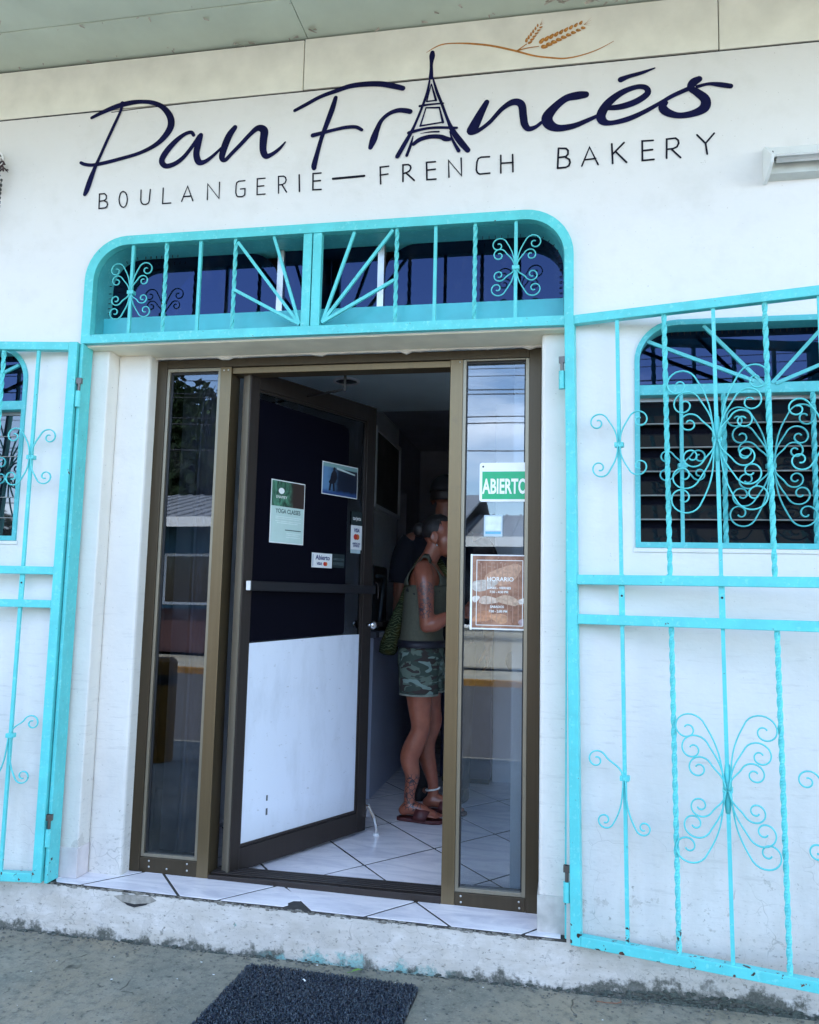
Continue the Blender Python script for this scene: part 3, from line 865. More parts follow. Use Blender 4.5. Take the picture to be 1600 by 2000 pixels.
# ---- louvred windows either side
def shop_window(cx, tilt, nm):
    x0, x1 = cx - 0.445, cx + 0.445
    fo = plate('window', [arch(x0 - 0.012, x1 + 0.012, 1.536, 2.374, 0.152), arch(x0 + 0.006, x1 - 0.006, 1.556, 2.354, 0.135)], -0.008, 0.09, M_teal2, bak, bevel=0.002)
    B('transom_bar', M_teal2, fo, (x0 + 0.0055, x1 - 0.0055, 0.005, 0.085, 2.096, 2.135), bevel=0.003)
    MB().prism(arch(x0 + 0.005, x1 - 0.005, 2.1355, 2.3545, 0.135), 0.075, 0.0755).build('pane', M_glass_blue, fo, recalc=False)
    B('head_strip', mat_metal('window_head_strip', (0.4, 0.4, 0.42), 0.4), fo, (x0 + 0.007, x1 - 0.007, 0.05, 0.08, 2.082, 2.0955))
    for k in range(6):
        zc = 1.602 + k * 0.0882
        mb = MB()
        h = 0.052
        t = R(tilt)
        c = Vector((0, 0.055, zc))
        u = Vector((0, math.sin(t), math.cos(t))); n_ = Vector((0, -math.cos(t), math.sin(t)))
        mb.bar((x0 + 0.008, *(c.yz)), (x1 - 0.008, *(c.yz)), 0.0055, h * 2, up=u)
        s = mb.build('louvre', M_louvre if nm == 'right' else M_louvre_clean, fo)
        e = c - u * (h + 0.0016)
        eb = MB().bar((x0 + 0.008, e.y, e.z), (x1 - 0.008, e.y, e.z), 0.0055, 0.003, up=u)
        eb.build('louvre_edge', M_edge, fo)
    nt2 = MB()
    for k in range(30):
        nt2.box(x0 + 0.13 + k * 0.0225, x0 + 0.132 + k * 0.0225, 0.070, 0.074, 2.340, 2.352)
    tag(nt2.build('shade_tick', M_dark, fo), kind='stuff')  # black ticks painting the shadowy reflections under the window head
    B('sill', M_wall, fo, (x0 - 0.02, x1 + 0.02, -0.006, 0.001, 1.520, 1.5355), bevel=0.002)
lv = NT('dark_louvre_glass'); lv.bsdf((0.008, 0.008, 0.013), 0.06, 0, None, 0.5)
M_louvre = lv.m
lv2 = NT('polished_louvre_glass'); lv2.bsdf((0.008, 0.008, 0.013), 0.02, 0, None, 1.0, coat=1.0)
M_louvre_clean = lv2.m
M_edge = simple('ground_glass_edge', (0.36, 0.34, 0.33), 0.5)
shop_window(0.717, 24, 'right')
shop_window(-2.694, 3, 'left')

# ---- the room behind
B('interior_wall', M_inwall, bak, (-1.775, -1.695, 0.50, 1.65, 0.15, 2.65), bevel=0.004)
B('interior_wall', M_inwall, bak, (-0.205, -0.06, 0.45, 2.4, 0.15, 2.65))
B('interior_wall', M_inwall, bak, (-0.435, -0.2055, 2.35, 2.45, 0.15, 2.65))
B('interior_wall', M_inwall, bak, (-1.45, -1.35, 2.5, 3.55, 0.15, 2.75), bevel=0.004)
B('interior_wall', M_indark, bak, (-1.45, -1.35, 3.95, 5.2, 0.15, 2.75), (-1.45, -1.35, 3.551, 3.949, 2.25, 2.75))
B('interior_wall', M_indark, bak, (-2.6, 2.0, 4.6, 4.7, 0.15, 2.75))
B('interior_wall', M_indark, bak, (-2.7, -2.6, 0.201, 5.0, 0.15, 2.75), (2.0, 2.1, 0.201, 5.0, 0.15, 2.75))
B('interior_wall', M_dark, bak, (-2.599, -1.776, 1.66, 1.70, 0.15, 2.65), (-0.059, 1.999, 0.6, 0.64, 0.15, 2.65))  # near-black sheets: shade of the closed-off space put into their colour
B('interior_ceiling', M_inceil, bak, (-1.78, -0.06, 0.302, 2.5, 2.65, 2.70))
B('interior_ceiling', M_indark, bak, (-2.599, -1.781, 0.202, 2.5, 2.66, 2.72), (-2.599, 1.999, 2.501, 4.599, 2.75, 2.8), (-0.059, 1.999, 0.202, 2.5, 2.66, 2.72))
# ================================================================== wrought iron: grille, gates, window grilles
def scroll_pts(cx, cz, r0, r1=0.009, a0=150, turn=470, x0=0.004, n1=9, n2=34):
    """a C-scroll that leaves the bar at (x0, 0), rises and curls in round (cx, cz); out and up positive"""
    a = R(a0)
    Sx, Sz = cx + r0 * math.cos(a), cz + r0 * math.sin(a)
    L = math.hypot(Sx - x0, Sz)
    c1 = (x0 + 0.002, 0.5 * L); c2 = (Sx - math.sin(a) * 0.35 * L, Sz + math.cos(a) * 0.35 * L)
    pts = []
    for i in range(n1):
        t = i / n1
        pts.append(tuple((1 - t) ** 3 * p + 3 * (1 - t) ** 2 * t * q + 3 * (1 - t) * t * t * r + t ** 3 * s for p, q, r, s in zip((x0, 0.0), c1, c2, (Sx, Sz))))
    for i in range(n2 + 1):
        t = i / n2
        aa = R(a0 - turn * t); rr = r0 * (r1 / r0) ** (t ** 1.15)
        pts.append((cx + rr * math.cos(aa), cz + rr * math.sin(aa)))
    return pts
def scroll(parent, m, bx, bz, sx, sz, y, spec, rad=0.0034, shear=None):
    pts = scroll_pts(*spec)
    j = random.uniform(0.955, 1.045); tilt = random.uniform(-0.05, 0.05)
    P3 = []
    for (a, b) in pts:
        X = bx + sx * a * j + tilt * b; Z = bz + sz * b * j * (1 + tilt * 0.4)
        if shear: X += shear(Z)
        P3.append((X, y, Z))
    mb = MB().tube(P3, rad, 6, sq=(1.5, 0.85))
    return mb.build('scroll', m, parent, smooth=True)
BIG = ((0.118, 0.190, 0.058), (0.104, 0.118, 0.050), (0.085, 0.058, 0.040))
SMALL = (0.074, 0.083, 0.037)

# ---- grille over the door
tg = thing('transom_grille', 'turquoise wrought iron grille with round upper corners over the shop door', 'grille')
Y0, Y1 = -0.028, 0.006
plate('frame', [arch(-1.985, 0.040, 2.364, 2.824, 0.185), arch(-1.945, 0.006, 2.400, 2.786, 0.15)], Y0, Y1, M_teal, tg, bevel=0.003)
B('jamb_post', M_teal, tg, (-1.985, -1.970, Y0, 0.045, fz(-1.96), 2.3635), bevel=0.003)
B('jamb_post', M_teal, tg, (0.014, 0.042, 0.002, 0.05, fz(0), 2.3635), bevel=0.003)
B('centre_post', M_teal, tg, (-1.026, -0.990, Y0 + 0.003, Y1 - 0.002, 2.4005, 2.7855), bevel=0.002)
B('centre_post', M_teal, tg, (-0.985, -0.949, Y0 + 0.003, Y1 - 0.002, 2.4005, 2.7855), bevel=0.002)
YB = -0.011
for x, kind in ((-1.777, 0), (-1.626, 1), (-1.473, 0), (-1.320, 1), (-0.644, 1), (-0.489, 0), (-0.334, 1), (-0.177, 0)):
    mb = MB()
    if kind: mb.twist((x, YB, 2.398), (x, YB, 2.788), 0.0125, 0.085)
    else: mb.bar((x, YB, 2.398), (x, YB, 2.788), 0.0125, 0.0125)
    mb.build('twisted_bar' if kind else 'bar', M_teal, tg)
for (xc, zc), ends in (((-1.032, 2.412), ((-1.310, 2.772), (-1.155, 2.786), (-1.314, 2.568))), ((-0.940, 2.416), ((-0.817, 2.786), (-0.660, 2.782), (-0.650, 2.576)))):
    for i, (xe, ze) in enumerate(ends):
        MB().bar((xc, YB - 0.002 * i, zc), (xe, YB - 0.002 * i, ze), 0.012, 0.011).build('ray', M_teal, tg)
for x, zc in ((-1.776, 2.580), (-0.177, 2.600)):
    B('collar', M_teal, tg, (x - 0.014, x + 0.014, YB - 0.013, YB + 0.013, zc - 0.008, zc + 0.008), bevel=0.002)
    for s in (-1, 1):
        for spec, z in (((0.068, 0.092, 0.034), 1), ((0.060, 0.048, 0.027), 1), ((0.070, -0.082, 0.033), -1), ((0.062, -0.030, 0.026), -1)):
            scroll(tg, M_teal, x, zc, s, z, YB - 0.006 - 0.003 * (abs(spec[1]) < 0.06), (spec[0], abs(spec[1]), spec[2], 0.007, 150, 450), 0.0028)

M_pin = mat_metal('greasy_steel', (0.16, 0.15, 0.14), 0.4, 0.8)
# ---- the two gate leaves
def gate(name, label, loc, ang, side, z0, z1, ztab, skew):
    """side +1: leaf runs to the right of its hinge; -1: to the left"""
    g = thing(name, label, 'gate', loc, ang, 'security gate leaves of the doorway')
    zc1, zl1 = ztab['upper'], ztab['lower']
    r1a, r1b, r2a, r2b = ztab['rails']
    def u(x, z=1.3): return side * (x - skew * (z - 1.3))
    def ub(name, x0, x1, ya, yb, za, zb, bevel=0.0025):
        mb = MB()
        vs = []
        for z in (za, zb):
            for y in (ya, yb):
                for x in (x0, x1):
                    vs.append((u(x, z), y, z))
        mb.add(vs, [(0, 2, 3, 1), (4, 5, 7, 6), (0, 1, 5, 4), (2, 6, 7, 3), (0, 4, 6, 2), (1, 3, 7, 5)])
        return mb.build(name, M_teal, g, bevel=bevel)
    T = 0.035
    e0, e1 = ztab['stile']
    ub('stile', e0, e1, 0, T, z0, z1)
    ub('stile', 0.978, 1.014, 0, T, z0, z1)
    for za, zb in ((z1 - 0.035, z1 - 0.0005), (z0 + 0.0005, z0 + 0.035), (r1a, r1b), (r2a, r2b)):
        ub('rail', e1 + 0.0003, 0.9777, 0.0008, T - 0.001, za, zb)
    top, bot = z1 - 0.034, z0 + 0.034
    yb = 0.016
    bars = [(0.179, 0), (0.343, 1), (0.507, 0), (0.671, 1), (0.835, 0)] if side > 0 else [(0.127, 0), (0.277, 1), (0.440, 0), (0.60, 1), (0.76, 0)]
    for x, tw in bars:
        for za, zb in ((r1b, top), (bot, r2a)):
            mb = MB()
            if tw: mb.twist((u(x, za), yb, za), (u(x, zb), yb, zb), 0.0135, 0.085)
            else: mb.bar((u(x, za), yb, za), (u(x, zb), yb, zb), 0.0125, 0.0125)
            mb.build('twisted_bar' if tw else 'bar', M_teal, g)
        if not tw:
            ub('flat_bar', x - 0.010, x + 0.010, yb - 0.004, yb + 0.004, r2b, r1a, 0.001)
            hb = MB(); hb.tube([(u(x), yb - 0.0052, 1.362), (u(x), yb - 0.0042, 1.362)], 0.004, 10)
            hb.build('bolt_hole', M_dark, g)
    wl = MB()
    for x, tw in bars:
        for zz in (bot, r2a, r1b, top):
            for q in range(3):
                wl.ball((u(x, zz) + random.uniform(-.008, .008), yb + random.uniform(-.009, .004), zz + random.uniform(-.002, .002)), random.uniform(.0028, .005), 6, 4)
    for zz in (bot, r2a, r1b, top):
        for q in range(5):
            wl.ball((u(e1, zz) + random.uniform(-.001, .002), random.uniform(-.001, .02), zz + random.uniform(-.003, .003)), random.uniform(.002, .0035), 6, 4)
    tag(wl.build('weld', M_teal, g, smooth=True), kind='stuff')
    sh = lambda z: -side * skew * (z - 1.3)
    for n, (x, tw) in enumerate(bars):
        if tw: continue
        for up, zc in ((True, zc1), (False, zl1)):
            B('collar', M_teal, g, (u(x, zc) - 0.016, u(x, zc) + 0.016, yb - 0.014, yb + 0.014, zc - 0.009, zc + 0.009), bevel=0.003)
            if n == 2:
                MB().loft([(u(x, zc), yb, zc - 0.075, 0.008, 0.009), (u(x, zc), yb, zc - 0.03, 0.013, 0.011), (u(x, zc), yb, zc + 0.03, 0.013, 0.011), (u(x, zc), yb, zc + 0.08, 0.008, 0.009)], 8).build('binding', M_teal, g, smooth=True)
                for s in (-1, 1):
                    for v in (-1, 1):
                        for k, (cx, cz, r) in enumerate(BIG):
                            scroll(g, M_teal, side * x, zc, s, v, yb - 0.010 - 0.0042 * k, (cx, cz, r, 0.010, 150, 480, 0.005 + 0.003 * (2 - k)), 0.0034, sh)
            elif up:
                for s in (-1, 1):
                    for v in (-1, 1):
                        scroll(g, M_teal, side * x, zc, s, v, yb - 0.010, (*SMALL, 0.009, 150, 440), 0.0034, sh)
            else:
                # lower scrolls stand uneven; one has broken off on the first bar
                low = [(-1, 1, (0.090, 0.052, 0.034)), (-1, -1, (0.064, 0.148, 0.030)), (1, -1, (0.066, 0.160, 0.028))]
                if n != 0: low.append((1, 1, (0.090, 0.056, 0.034)))
                for s, v, sp in low:
                    scroll(g, M_teal, side * x, zc, s * side, v, yb - 0.010, (*sp, 0.009, 150, 440), 0.0034, sh)
    xs_ = e0 - 0.013
    for zz in (z1 - 0.21, z0 + 0.20):
        hm = MB(); hm.tube([(u(xs_, zz), 0.012, zz - 0.065), (u(xs_, zz), 0.012, zz + 0.002)], 0.012, 12)
        ho = hm.build('hinge', M_teal, g, smooth=False)
        pm = MB(); pm.tube([(u(xs_, zz), 0.012, zz + 0.0022), (u(xs_, zz), 0.012, zz + 0.058)], 0.0065, 8)
        pm.box(u(xs_, zz) - 0.011, u(xs_, zz) + 0.011, 0.006, 0.020, zz + 0.034, zz + 0.058)
        pm.build('hinge_pin', M_pin, ho)
    return g
gate('security_gate', 'right-hand turquoise gate leaf swung open, standing before the dark louvred window', (0.03, -0.04, 0), -R(13.5), 1, 0.168, 2.396,
     dict(upper=1.899, lower=0.741, rails=(1.399, 1.434, 1.259, 1.294), stile=(-0.0115, 0.0245)), 0.0125)
gate('security_gate', 'left-hand turquoise gate leaf swung open, cut off by the left edge of the view', (-2.03, -0.05, 0), R(8), -1, 0.200, 2.367,
     dict(upper=1.878, lower=0.755, rails=(1.397, 1.429, 1.263, 1.294), stile=(-0.043, -0.006)), 0.0)

# ---- grilles inside the window openings
def window_grille(cx, label):
    g = thing('window_grille', label, 'grille', (cx, 0, 0), 0, 'iron grilles of the louvred windows')
    y = 0.012
    for x, tw in ((-0.292, 0), (-0.145, 1), (0.010, 0), (0.155, 1), (0.300, 0)):
        mb = MB()
        if tw: mb.twist((x, y, 1.552), (x, y, 2.098), 0.0135, 0.085)
        else: mb.bar((x, y, 1.552), (x, y, 2.098), 0.0125, 0.0125)
        mb.build('twisted_bar' if tw else 'bar', M_teal2, g)
    for i, (xa, za, xe, ze) in enumerate(((-0.015, 2.130, -0.410, 2.300), (-0.012, 2.130, -0.212, 2.352), (0.018, 2.130, 0.212, 2.352), (0.030, 2.128, 0.405, 2.290))):
        MB().bar((xa, y - 0.002 - 0.0015 * i, za), (xe, y - 0.002 - 0.0015 * i, ze), 0.0125, 0.011).build('ray', M_teal2, g)
    for x, zc, big in ((-0.290, 1.834, 0), (0.010, 1.832, 1), (0.300, 1.834, 0)):
        B('collar', M_teal2, g, (x - 0.016, x + 0.016, y - 0.014, y + 0.014, zc - 0.009, zc + 0.009), bevel=0.003)
        for s in (-1, 1):
            for v in (-1, 1):
                if big:
                    for k, (a, b, r) in enumerate(BIG):
                        scroll(g, M_teal2, x, zc, s, v, y - 0.010 - 0.0042 * k, (a * 0.94, b * 0.88, r * 0.9, 0.009, 150, 480, 0.005 + 0.003 * (2 - k)))
                else:
                    scroll(g, M_teal2, x, zc, s, v, y - 0.010, (0.056, 0.030, 0.027, 0.008, 155, 430))
    return g
window_grille(0.717, 'turquoise scrollwork grille in the louvred window behind the right-hand gate')
window_grille(-2.694, 'turquoise scrollwork grille in the louvred window behind the left-hand gate')
# ================================================================== painted shop name
STROKES=[
('P',1,[(-2022,3387,148),(-1966,3410,200),(-1900,3430,239),(-1841,3439,225),(-1788,3439,185),(-1735,3429,197),(-1687,3403,235),(-1652,3358,299),(-1646,3313,324),(-1673,3268,272),(-1716,3233,208),(-1786,3204,169),(-1871,3186,170),(-1949,3173,171),(-2003,3168,159),(-2040,3174,159),(-2059,3183,146)]),
('P',1,[(-1880,3441,186),(-1885,3406,133),(-1914,3337,146),(-1943,3269,146),(-1971,3200,146),(-1991,3151,185),(-2008,3101,251),(-2021,3057,251),(-2029,3037,185)]),
('a',1,[(-1538,3264,154),(-1551,3278,167),(-1582,3271,180),(-1623,3241,245),(-1662,3197,284),(-1678,3160,271),(-1658,3136,231),(-1617,3143,218),(-1577,3171,192),(-1541,3215,179),(-1511,3256,230)]),
('a',1,[(-1506,3260,230),(-1516,3219,293),(-1521,3176,293),(-1508,3142,279),(-1483,3140,203),(-1449,3161,152),(-1410,3195,114)]),
('n',1,[(-1354,3282,227),(-1378,3248,303),(-1397,3197,315),(-1405,3154,264),(-1390,3141,189),(-1361,3169,176),(-1326,3203,188),(-1284,3246,200),(-1251,3270,263),(-1224,3256,349),(-1225,3213,336),(-1224,3170,298),(-1211,3144,260),(-1187,3148,185),(-1154,3170,148),(-1129,3197,74)]),
('F',1,[(-1093,3333,146),(-1047,3354,168),(-987,3382,168),(-922,3401,189),(-858,3417,210),(-793,3419,231),(-729,3413,241),(-675,3398,240),(-638,3385,217)]),
('F',1,[(-919,3372,178),(-933,3321,233),(-955,3256,210),(-973,3202,177),(-989,3137,199),(-1000,3088,242),(-1000,3074,209)]),
('F',1,[(-1011,3216,189),(-971,3223,166),(-927,3231,143),(-874,3238,154),(-830,3236,153),(-804,3221,142)]),
('r',1,[(-766,3143,195),(-754,3177,304),(-742,3214,239),(-724,3254,174),(-693,3281,173),(-656,3292,195),(-625,3288,216),(-606,3282,215)]),
('tower',1,[(-520,3527,184),(-521,3511,238),(-523,3484,151),(-524,3452,119)]),
('tower',1,[(-523,3473,119),(-523,3440,162),(-524,3421,183)]),
('tower',1,[(-527,3422,65),(-537,3360,107),(-557,3296,107),(-581,3233,107),(-599,3193,139),(-626,3144,182),(-653,3095,193)]),
('tower',1,[(-517,3421,65),(-498,3356,118),(-476,3299,117),(-452,3232,127),(-431,3184,211),(-399,3135,262),(-370,3098,219)]),
('tower',1,[(-591,3176,43),(-601,3137,117),(-615,3096,128)]),
('tower',1,[(-443,3182,42),(-430,3143,105),(-406,3098,157)]),
('tower',1,[(-567,3302,107),(-526,3305,86),(-471,3305,64)]),
('tower',0,[(-522,3391,43),(-531,3353,54),(-539,3319,64)]),
('tower',0,[(-521,3391,43),(-511,3354,86),(-501,3319,96)]),
('tower',0,[(-539,3319,64),(-500,3320,64)]),
('tower',0,[(-541,3292,64),(-487,3288,75)]),
('tower',0,[(-487,3288,64),(-471,3223,106)]),
('tower',0,[(-470,3225,64),(-563,3217,75)]),
('tower',0,[(-563,3216,75),(-541,3292,54)]),
('tower',1,[(-609,3191,150),(-560,3201,117),(-503,3204,117),(-415,3195,105)]),
('tower',1,[(-562,3185,16),(-523,3188,64),(-487,3186,74)]),
('tower',1,[(-589,3142,149),(-564,3159,181),(-523,3168,181),(-482,3164,190),(-461,3154,222),(-443,3150,158)]),
('n',1,[(-298,3293,213),(-323,3245,319),(-348,3193,410),(-358,3176,334),(-330,3177,182),(-286,3207,166),(-236,3260,196),(-193,3283,271),(-162,3270,300),(-154,3221,299),(-148,3186,283),(-132,3166,223),(-105,3172,163),(-84,3188,133)]),
('c',1,[(84,3287,279),(54,3286,339),(11,3279,295),(-31,3248,326),(-61,3209,430),(-54,3178,414),(-20,3159,294),(36,3162,234),(85,3178,190),(127,3195,146)]),
('e',1,[(166,3224,189),(217,3225,246),(272,3240,259),(314,3268,244),(308,3293,216),(273,3299,202),(218,3281,247),(169,3244,320),(143,3201,364),(148,3174,334),(176,3162,203),(238,3171,216),(299,3194,186),(361,3226,157),(408,3251,171),(469,3275,184)]),
('accent',1,[(216,3335,233),(246,3345,174),(294,3355,145),(342,3369,58)]),
('s',1,[(502,3308,255),(481,3296,326),(472,3275,255),(496,3254,297),(523,3225,352),(520,3192,379),(481,3173,282),(428,3169,240),(386,3186,313),(369,3208,314),(381,3224,185)]),
('s',1,[(496,3278,141),(536,3285,127),(576,3278,197),(614,3268,196)]),
('B',0,[(-1960,3033,59),(-1958,2967,59)]),
('B',0,[(-1960,3033,59),(-1936,3033,59),(-1926,3023,59),(-1926,3010,59),(-1934,3002,59),(-1957,3000,59)]),
('B',0,[(-1934,3000,59),(-1922,2994,59),(-1918,2983,59),(-1921,2972,59),(-1930,2968,59),(-1958,2967,59)]),
('O',0,[(-1827,3000,58),(-1828,2989,58),(-1830,2979,58),(-1833,2971,58),(-1838,2967,58),(-1844,2965,58),(-1850,2968,58),(-1856,2973,58),(-1861,2981,58),(-1864,2991,58),(-1866,3002,58),(-1865,3013,58),(-1863,3023,59),(-1860,3031,59),(-1855,3035,58),(-1849,3037,58),(-1843,3034,58),(-1837,3029,58),(-1832,3021,58),(-1829,3011,58),(-1827,3000,58)]),
('U',0,[(-1766,3037,58),(-1765,2994,58),(-1761,2980,58),(-1752,2972,58),(-1739,2971,58),(-1729,2975,58),(-1725,2985,58),(-1723,3036,58)]),
('L',0,[(-1664,3038,58),(-1663,2969,57),(-1625,2969,57)]),
('A',0,[(-1577,2973,57),(-1553,3038,57),(-1526,2972,57)]),
('A',0,[(-1569,2993,57),(-1535,2993,57)]),
('N',0,[(-1461,2972,56),(-1463,3041,57),(-1409,2973,56),(-1410,3044,56)]),
('G',0,[(-1298,3043,56),(-1324,3043,56),(-1334,3037,56),(-1336,3024,56),(-1336,2994,56),(-1332,2981,56),(-1325,2975,56),(-1307,2974,56),(-1296,2980,56),(-1296,3008,56),(-1316,3008,56)]),
('E',0,[(-1210,3047,55),(-1244,3047,56),(-1242,2978,55),(-1207,2978,55)]),
('E',0,[(-1242,3014,55),(-1214,3014,55)]),
('R',0,[(-1149,2977,55),(-1152,3050,55),(-1131,3050,55),(-1122,3044,55),(-1118,3032,55),(-1122,3020,55),(-1133,3014,55),(-1149,3013,55)]),
('R',0,[(-1136,3014,55),(-1114,2979,55)]),
('I',0,[(-1063,3050,66),(-1059,2978,66)]),
('E',0,[(-970,3051,66),(-1004,3051,66),(-1002,2981,66),(-967,2980,66)]),
('E',0,[(-1003,3018,66),(-971,3018,66)]),
('dash',0,[(-919,3022,98),(-788,3024,97)]),
('F',0,[(-719,2985,64),(-723,3056,64),(-688,3057,64)]),
('F',0,[(-722,3022,64),(-690,3024,64)]),
('R',0,[(-628,2988,69),(-630,3058,69),(-609,3058,69),(-600,3052,69),(-597,3042,69),(-602,3031,69),(-613,3025,69),(-628,3021,69)]),
('R',0,[(-616,3023,69),(-582,2989,69)]),
('E',0,[(-499,3061,68),(-534,3061,69),(-531,2988,68),(-495,2988,68)]),
('E',0,[(-532,3028,69),(-498,3029,68)]),
('N',0,[(-443,2992,68),(-446,3062,68),(-393,2994,68),(-396,3067,68)]),
('C',0,[(-284,3064,67),(-317,3065,68),(-328,3060,68),(-333,3047,68),(-335,3014,68),(-331,3002,68),(-322,2995,67),(-282,2996,67)]),
('H',0,[(-240,3066,67),(-239,2993,67)]),
('H',0,[(-194,3065,67),(-192,2994,67)]),
('H',0,[(-239,3033,67),(-192,3032,67)]),
('B',0,[(-18,3076,73),(-21,2995,73)]),
('B',0,[(-18,3076,73),(10,3073,73),(18,3064,73),(18,3049,73),(10,3040,73),(-18,3038,73)]),
('B',0,[(10,3036,73),(23,3027,73),(26,3014,73),(21,3001,73),(10,2996,73),(-21,2995,73)]),
('A',0,[(70,2997,65),(99,3071,65),(131,2998,65)]),
('A',0,[(81,3021,65),(122,3023,65)]),
('K',0,[(182,3077,72),(185,2998,72)]),
('K',0,[(227,3078,72),(185,3035,72)]),
('K',0,[(196,3044,72),(236,2998,71)]),
('E',0,[(334,3078,71),(294,3079,71),(294,3001,71),(336,3002,71)]),
('E',0,[(294,3040,71),(331,3041,71)]),
('R',0,[(382,3003,70),(383,3079,71),(415,3080,70),(424,3071,70),(426,3059,70),(420,3045,70),(406,3039,70),(385,3038,70)]),
('R',0,[(399,3038,70),(432,3001,70)]),
('Y',0,[(492,3086,70),(522,3050,70),(553,3087,70)]),
('Y',0,[(522,3050,70),(527,3007,69)]),
('stem',1,[(-544,3530,16),(-515,3546,43),(-484,3557,54),(-442,3558,54),(-370,3549,75),(-283,3530,85),(-191,3499,84),(-111,3468,73),(-36,3451,72),(8,3445,62),(67,3451,51),(130,3468,41),(190,3496,20)]),
('stem',1,[(-176,3500,52),(-161,3510,42),(-144,3521,42)]),
('stem',1,[(-181,3498,52),(-136,3504,42),(-96,3506,31)])]
sign = thing('painted_sign', 'navy painted shop name with lattice tower and wheat sprig on the wall over the door', 'sign', (-0.7, 0, 3.2))
SO = Vector((-0.7, 0, 3.2))
def stroke(mb, pts, curve, base):
    """a brush stroke: ribbon of varying width with round ends, a paint film proud of the wall"""
    P_ = [(a / 1000 - SO.x, b / 1000 - SO.z, w / 20000) for a, b, w in pts]
    if curve: P_ = spline(P_, 7)
    n = len(P_)
    L, Rr = [], []
    for i in range(n):
        a, b = P_[max(i - 1, 0)], P_[min(i + 1, n - 1)]
        if not curve and 0 < i < n - 1:
            d1 = Vector((P_[i][0] - a[0], P_[i][1] - a[1])).normalized(); d2 = Vector((b[0] - P_[i][0], b[1] - P_[i][1])).normalized()
            d = (d1 + d2); d = d.normalized() if d.length > 0.1 else d2
            k = min(1.8, 1 / max(0.4, d.dot(d2)))
        else:
            d = Vector((b[0] - a[0], b[1] - a[1])); d = d.normalized() if d.length else Vector((1, 0)); k = 1
        nn = Vector((-d.y, d.x)) * P_[i][2] * k
        y = base - 0.0005 * i / max(1, n - 1)
        L.append((P_[i][0] + nn.x, y, P_[i][1] + nn.y)); Rr.append((P_[i][0] - nn.x, y, P_[i][1] - nn.y))
    mb.add(L + Rr, [(i, n + i, n + i + 1, i + 1) for i in range(n - 1)])
    for i, y in ((0, base), (n - 1, base - 0.0005)):
        c, r = P_[i], P_[i][2] * 0.985
        ring = [(c[0] + r * math.cos(2 * PI * k / 14), y - 0.00015, c[1] + r * math.sin(2 * PI * k / 14)) for k in range(14)]
        mb.add(ring, [tuple(range(14))])
cur, mb, prev = None, None, None
k = 0
groups = []
for (nm, cv, pts) in STROKES:
    x_ = sum(p[0] for p in pts) / len(pts)
    if groups and groups[-1][0] == nm and (nm in ('tower', 'stem') or abs(groups[-1][2] - x_) < (210 if cv else 75)):
        groups[-1][1].append((cv, pts))
    else:
        groups.append([nm, [(cv, pts)], x_])
for nm, lst, _ in groups:
    mb = MB()
    thin = max(max(p[2] for p in pts) for cv, pts in lst) < 100
    for i, (cv, pts) in enumerate(lst):
        stroke(mb, pts, cv, -0.0018 - 0.0006 * (i % 3))
    part = {'tower': 'tower', 'stem': 'wheat_stem', 'dash': 'dash', 'accent': 'accent_mark'}.get(nm, 'letter')
    mat = M_wheat if nm == 'stem' else (M_ink2 if thin and nm not in ('tower', 'accent') else M_ink)
    mb.build(part, mat, sign, recalc=False)
def ear(x0, z0, x1, z1, n, ln, wd):
    a, b = Vector((x0, z0)) - Vector((SO.x, SO.z)), Vector((x1, z1)) - Vector((SO.x, SO.z))
    d = (b - a).normalized(); nn = Vector((-d.y, d.x))
    mb = MB(); hi = MB()
    for i in range(n):
        c = a.lerp(b, i / (n - 0.3))
        for s in (-1, 1):
            dirv = (d * 0.86 + nn * s * 0.55).normalized(); pr = Vector((-dirv.y, dirv.x))
            k = 1.0 - 0.35 * i / n
            c2 = c + nn * s * wd * 0.35
            ring = []
            for q in range(12):
                t = 2 * PI * q / 12
                lx = math.cos(t); w_ = math.sin(t) * (1 - 0.35 * lx)
                p = c2 + dirv * (ln * k * 0.5 * (lx + 0.8)) + pr * (wd * k * 0.36 * w_)
                ring.append((p.x, -0.0022 - 0.0001 * (i * 2 + (s > 0)), p.y))
            mb.add(ring, [tuple(range(12))])
            r2 = [(p[0] * 0.35 + (c2 + dirv * ln * k * 0.45 - pr * s * wd * 0.1).x * 0.65, -0.0042 - 0.00005 * i, p[2] * 0.35 + (c2 + dirv * ln * k * 0.45 - pr * s * wd * 0.1).y * 0.65) for p in ring]
            hi.add(r2, [tuple(range(12))])
    for i in range(4):
        q = b + d * ln * (0.9 + 0.2 * i) + nn * wd * 0.5 * (i - 1.5); s0 = b - nn * 0.0
        mb.add([(s0.x - nn.x * 0.0008, -0.0021, s0.y - nn.y * 0.0008), (s0.x + nn.x * 0.0008, -0.0021, s0.y + nn.y * 0.0008), (q.x, -0.0021, q.y)], [(0, 1, 2)])
    o = mb.build('wheat_ear', M_wheat, sign, recalc=False)
    hi.build('kernel_highlight', M_wheat2, o, recalc=False)
ear(-0.141, 3.527, -0.091, 3.595, 6, 0.020, 0.014)
ear(-0.088, 3.512, 0.078, 3.578, 9, 0.028, 0.023)

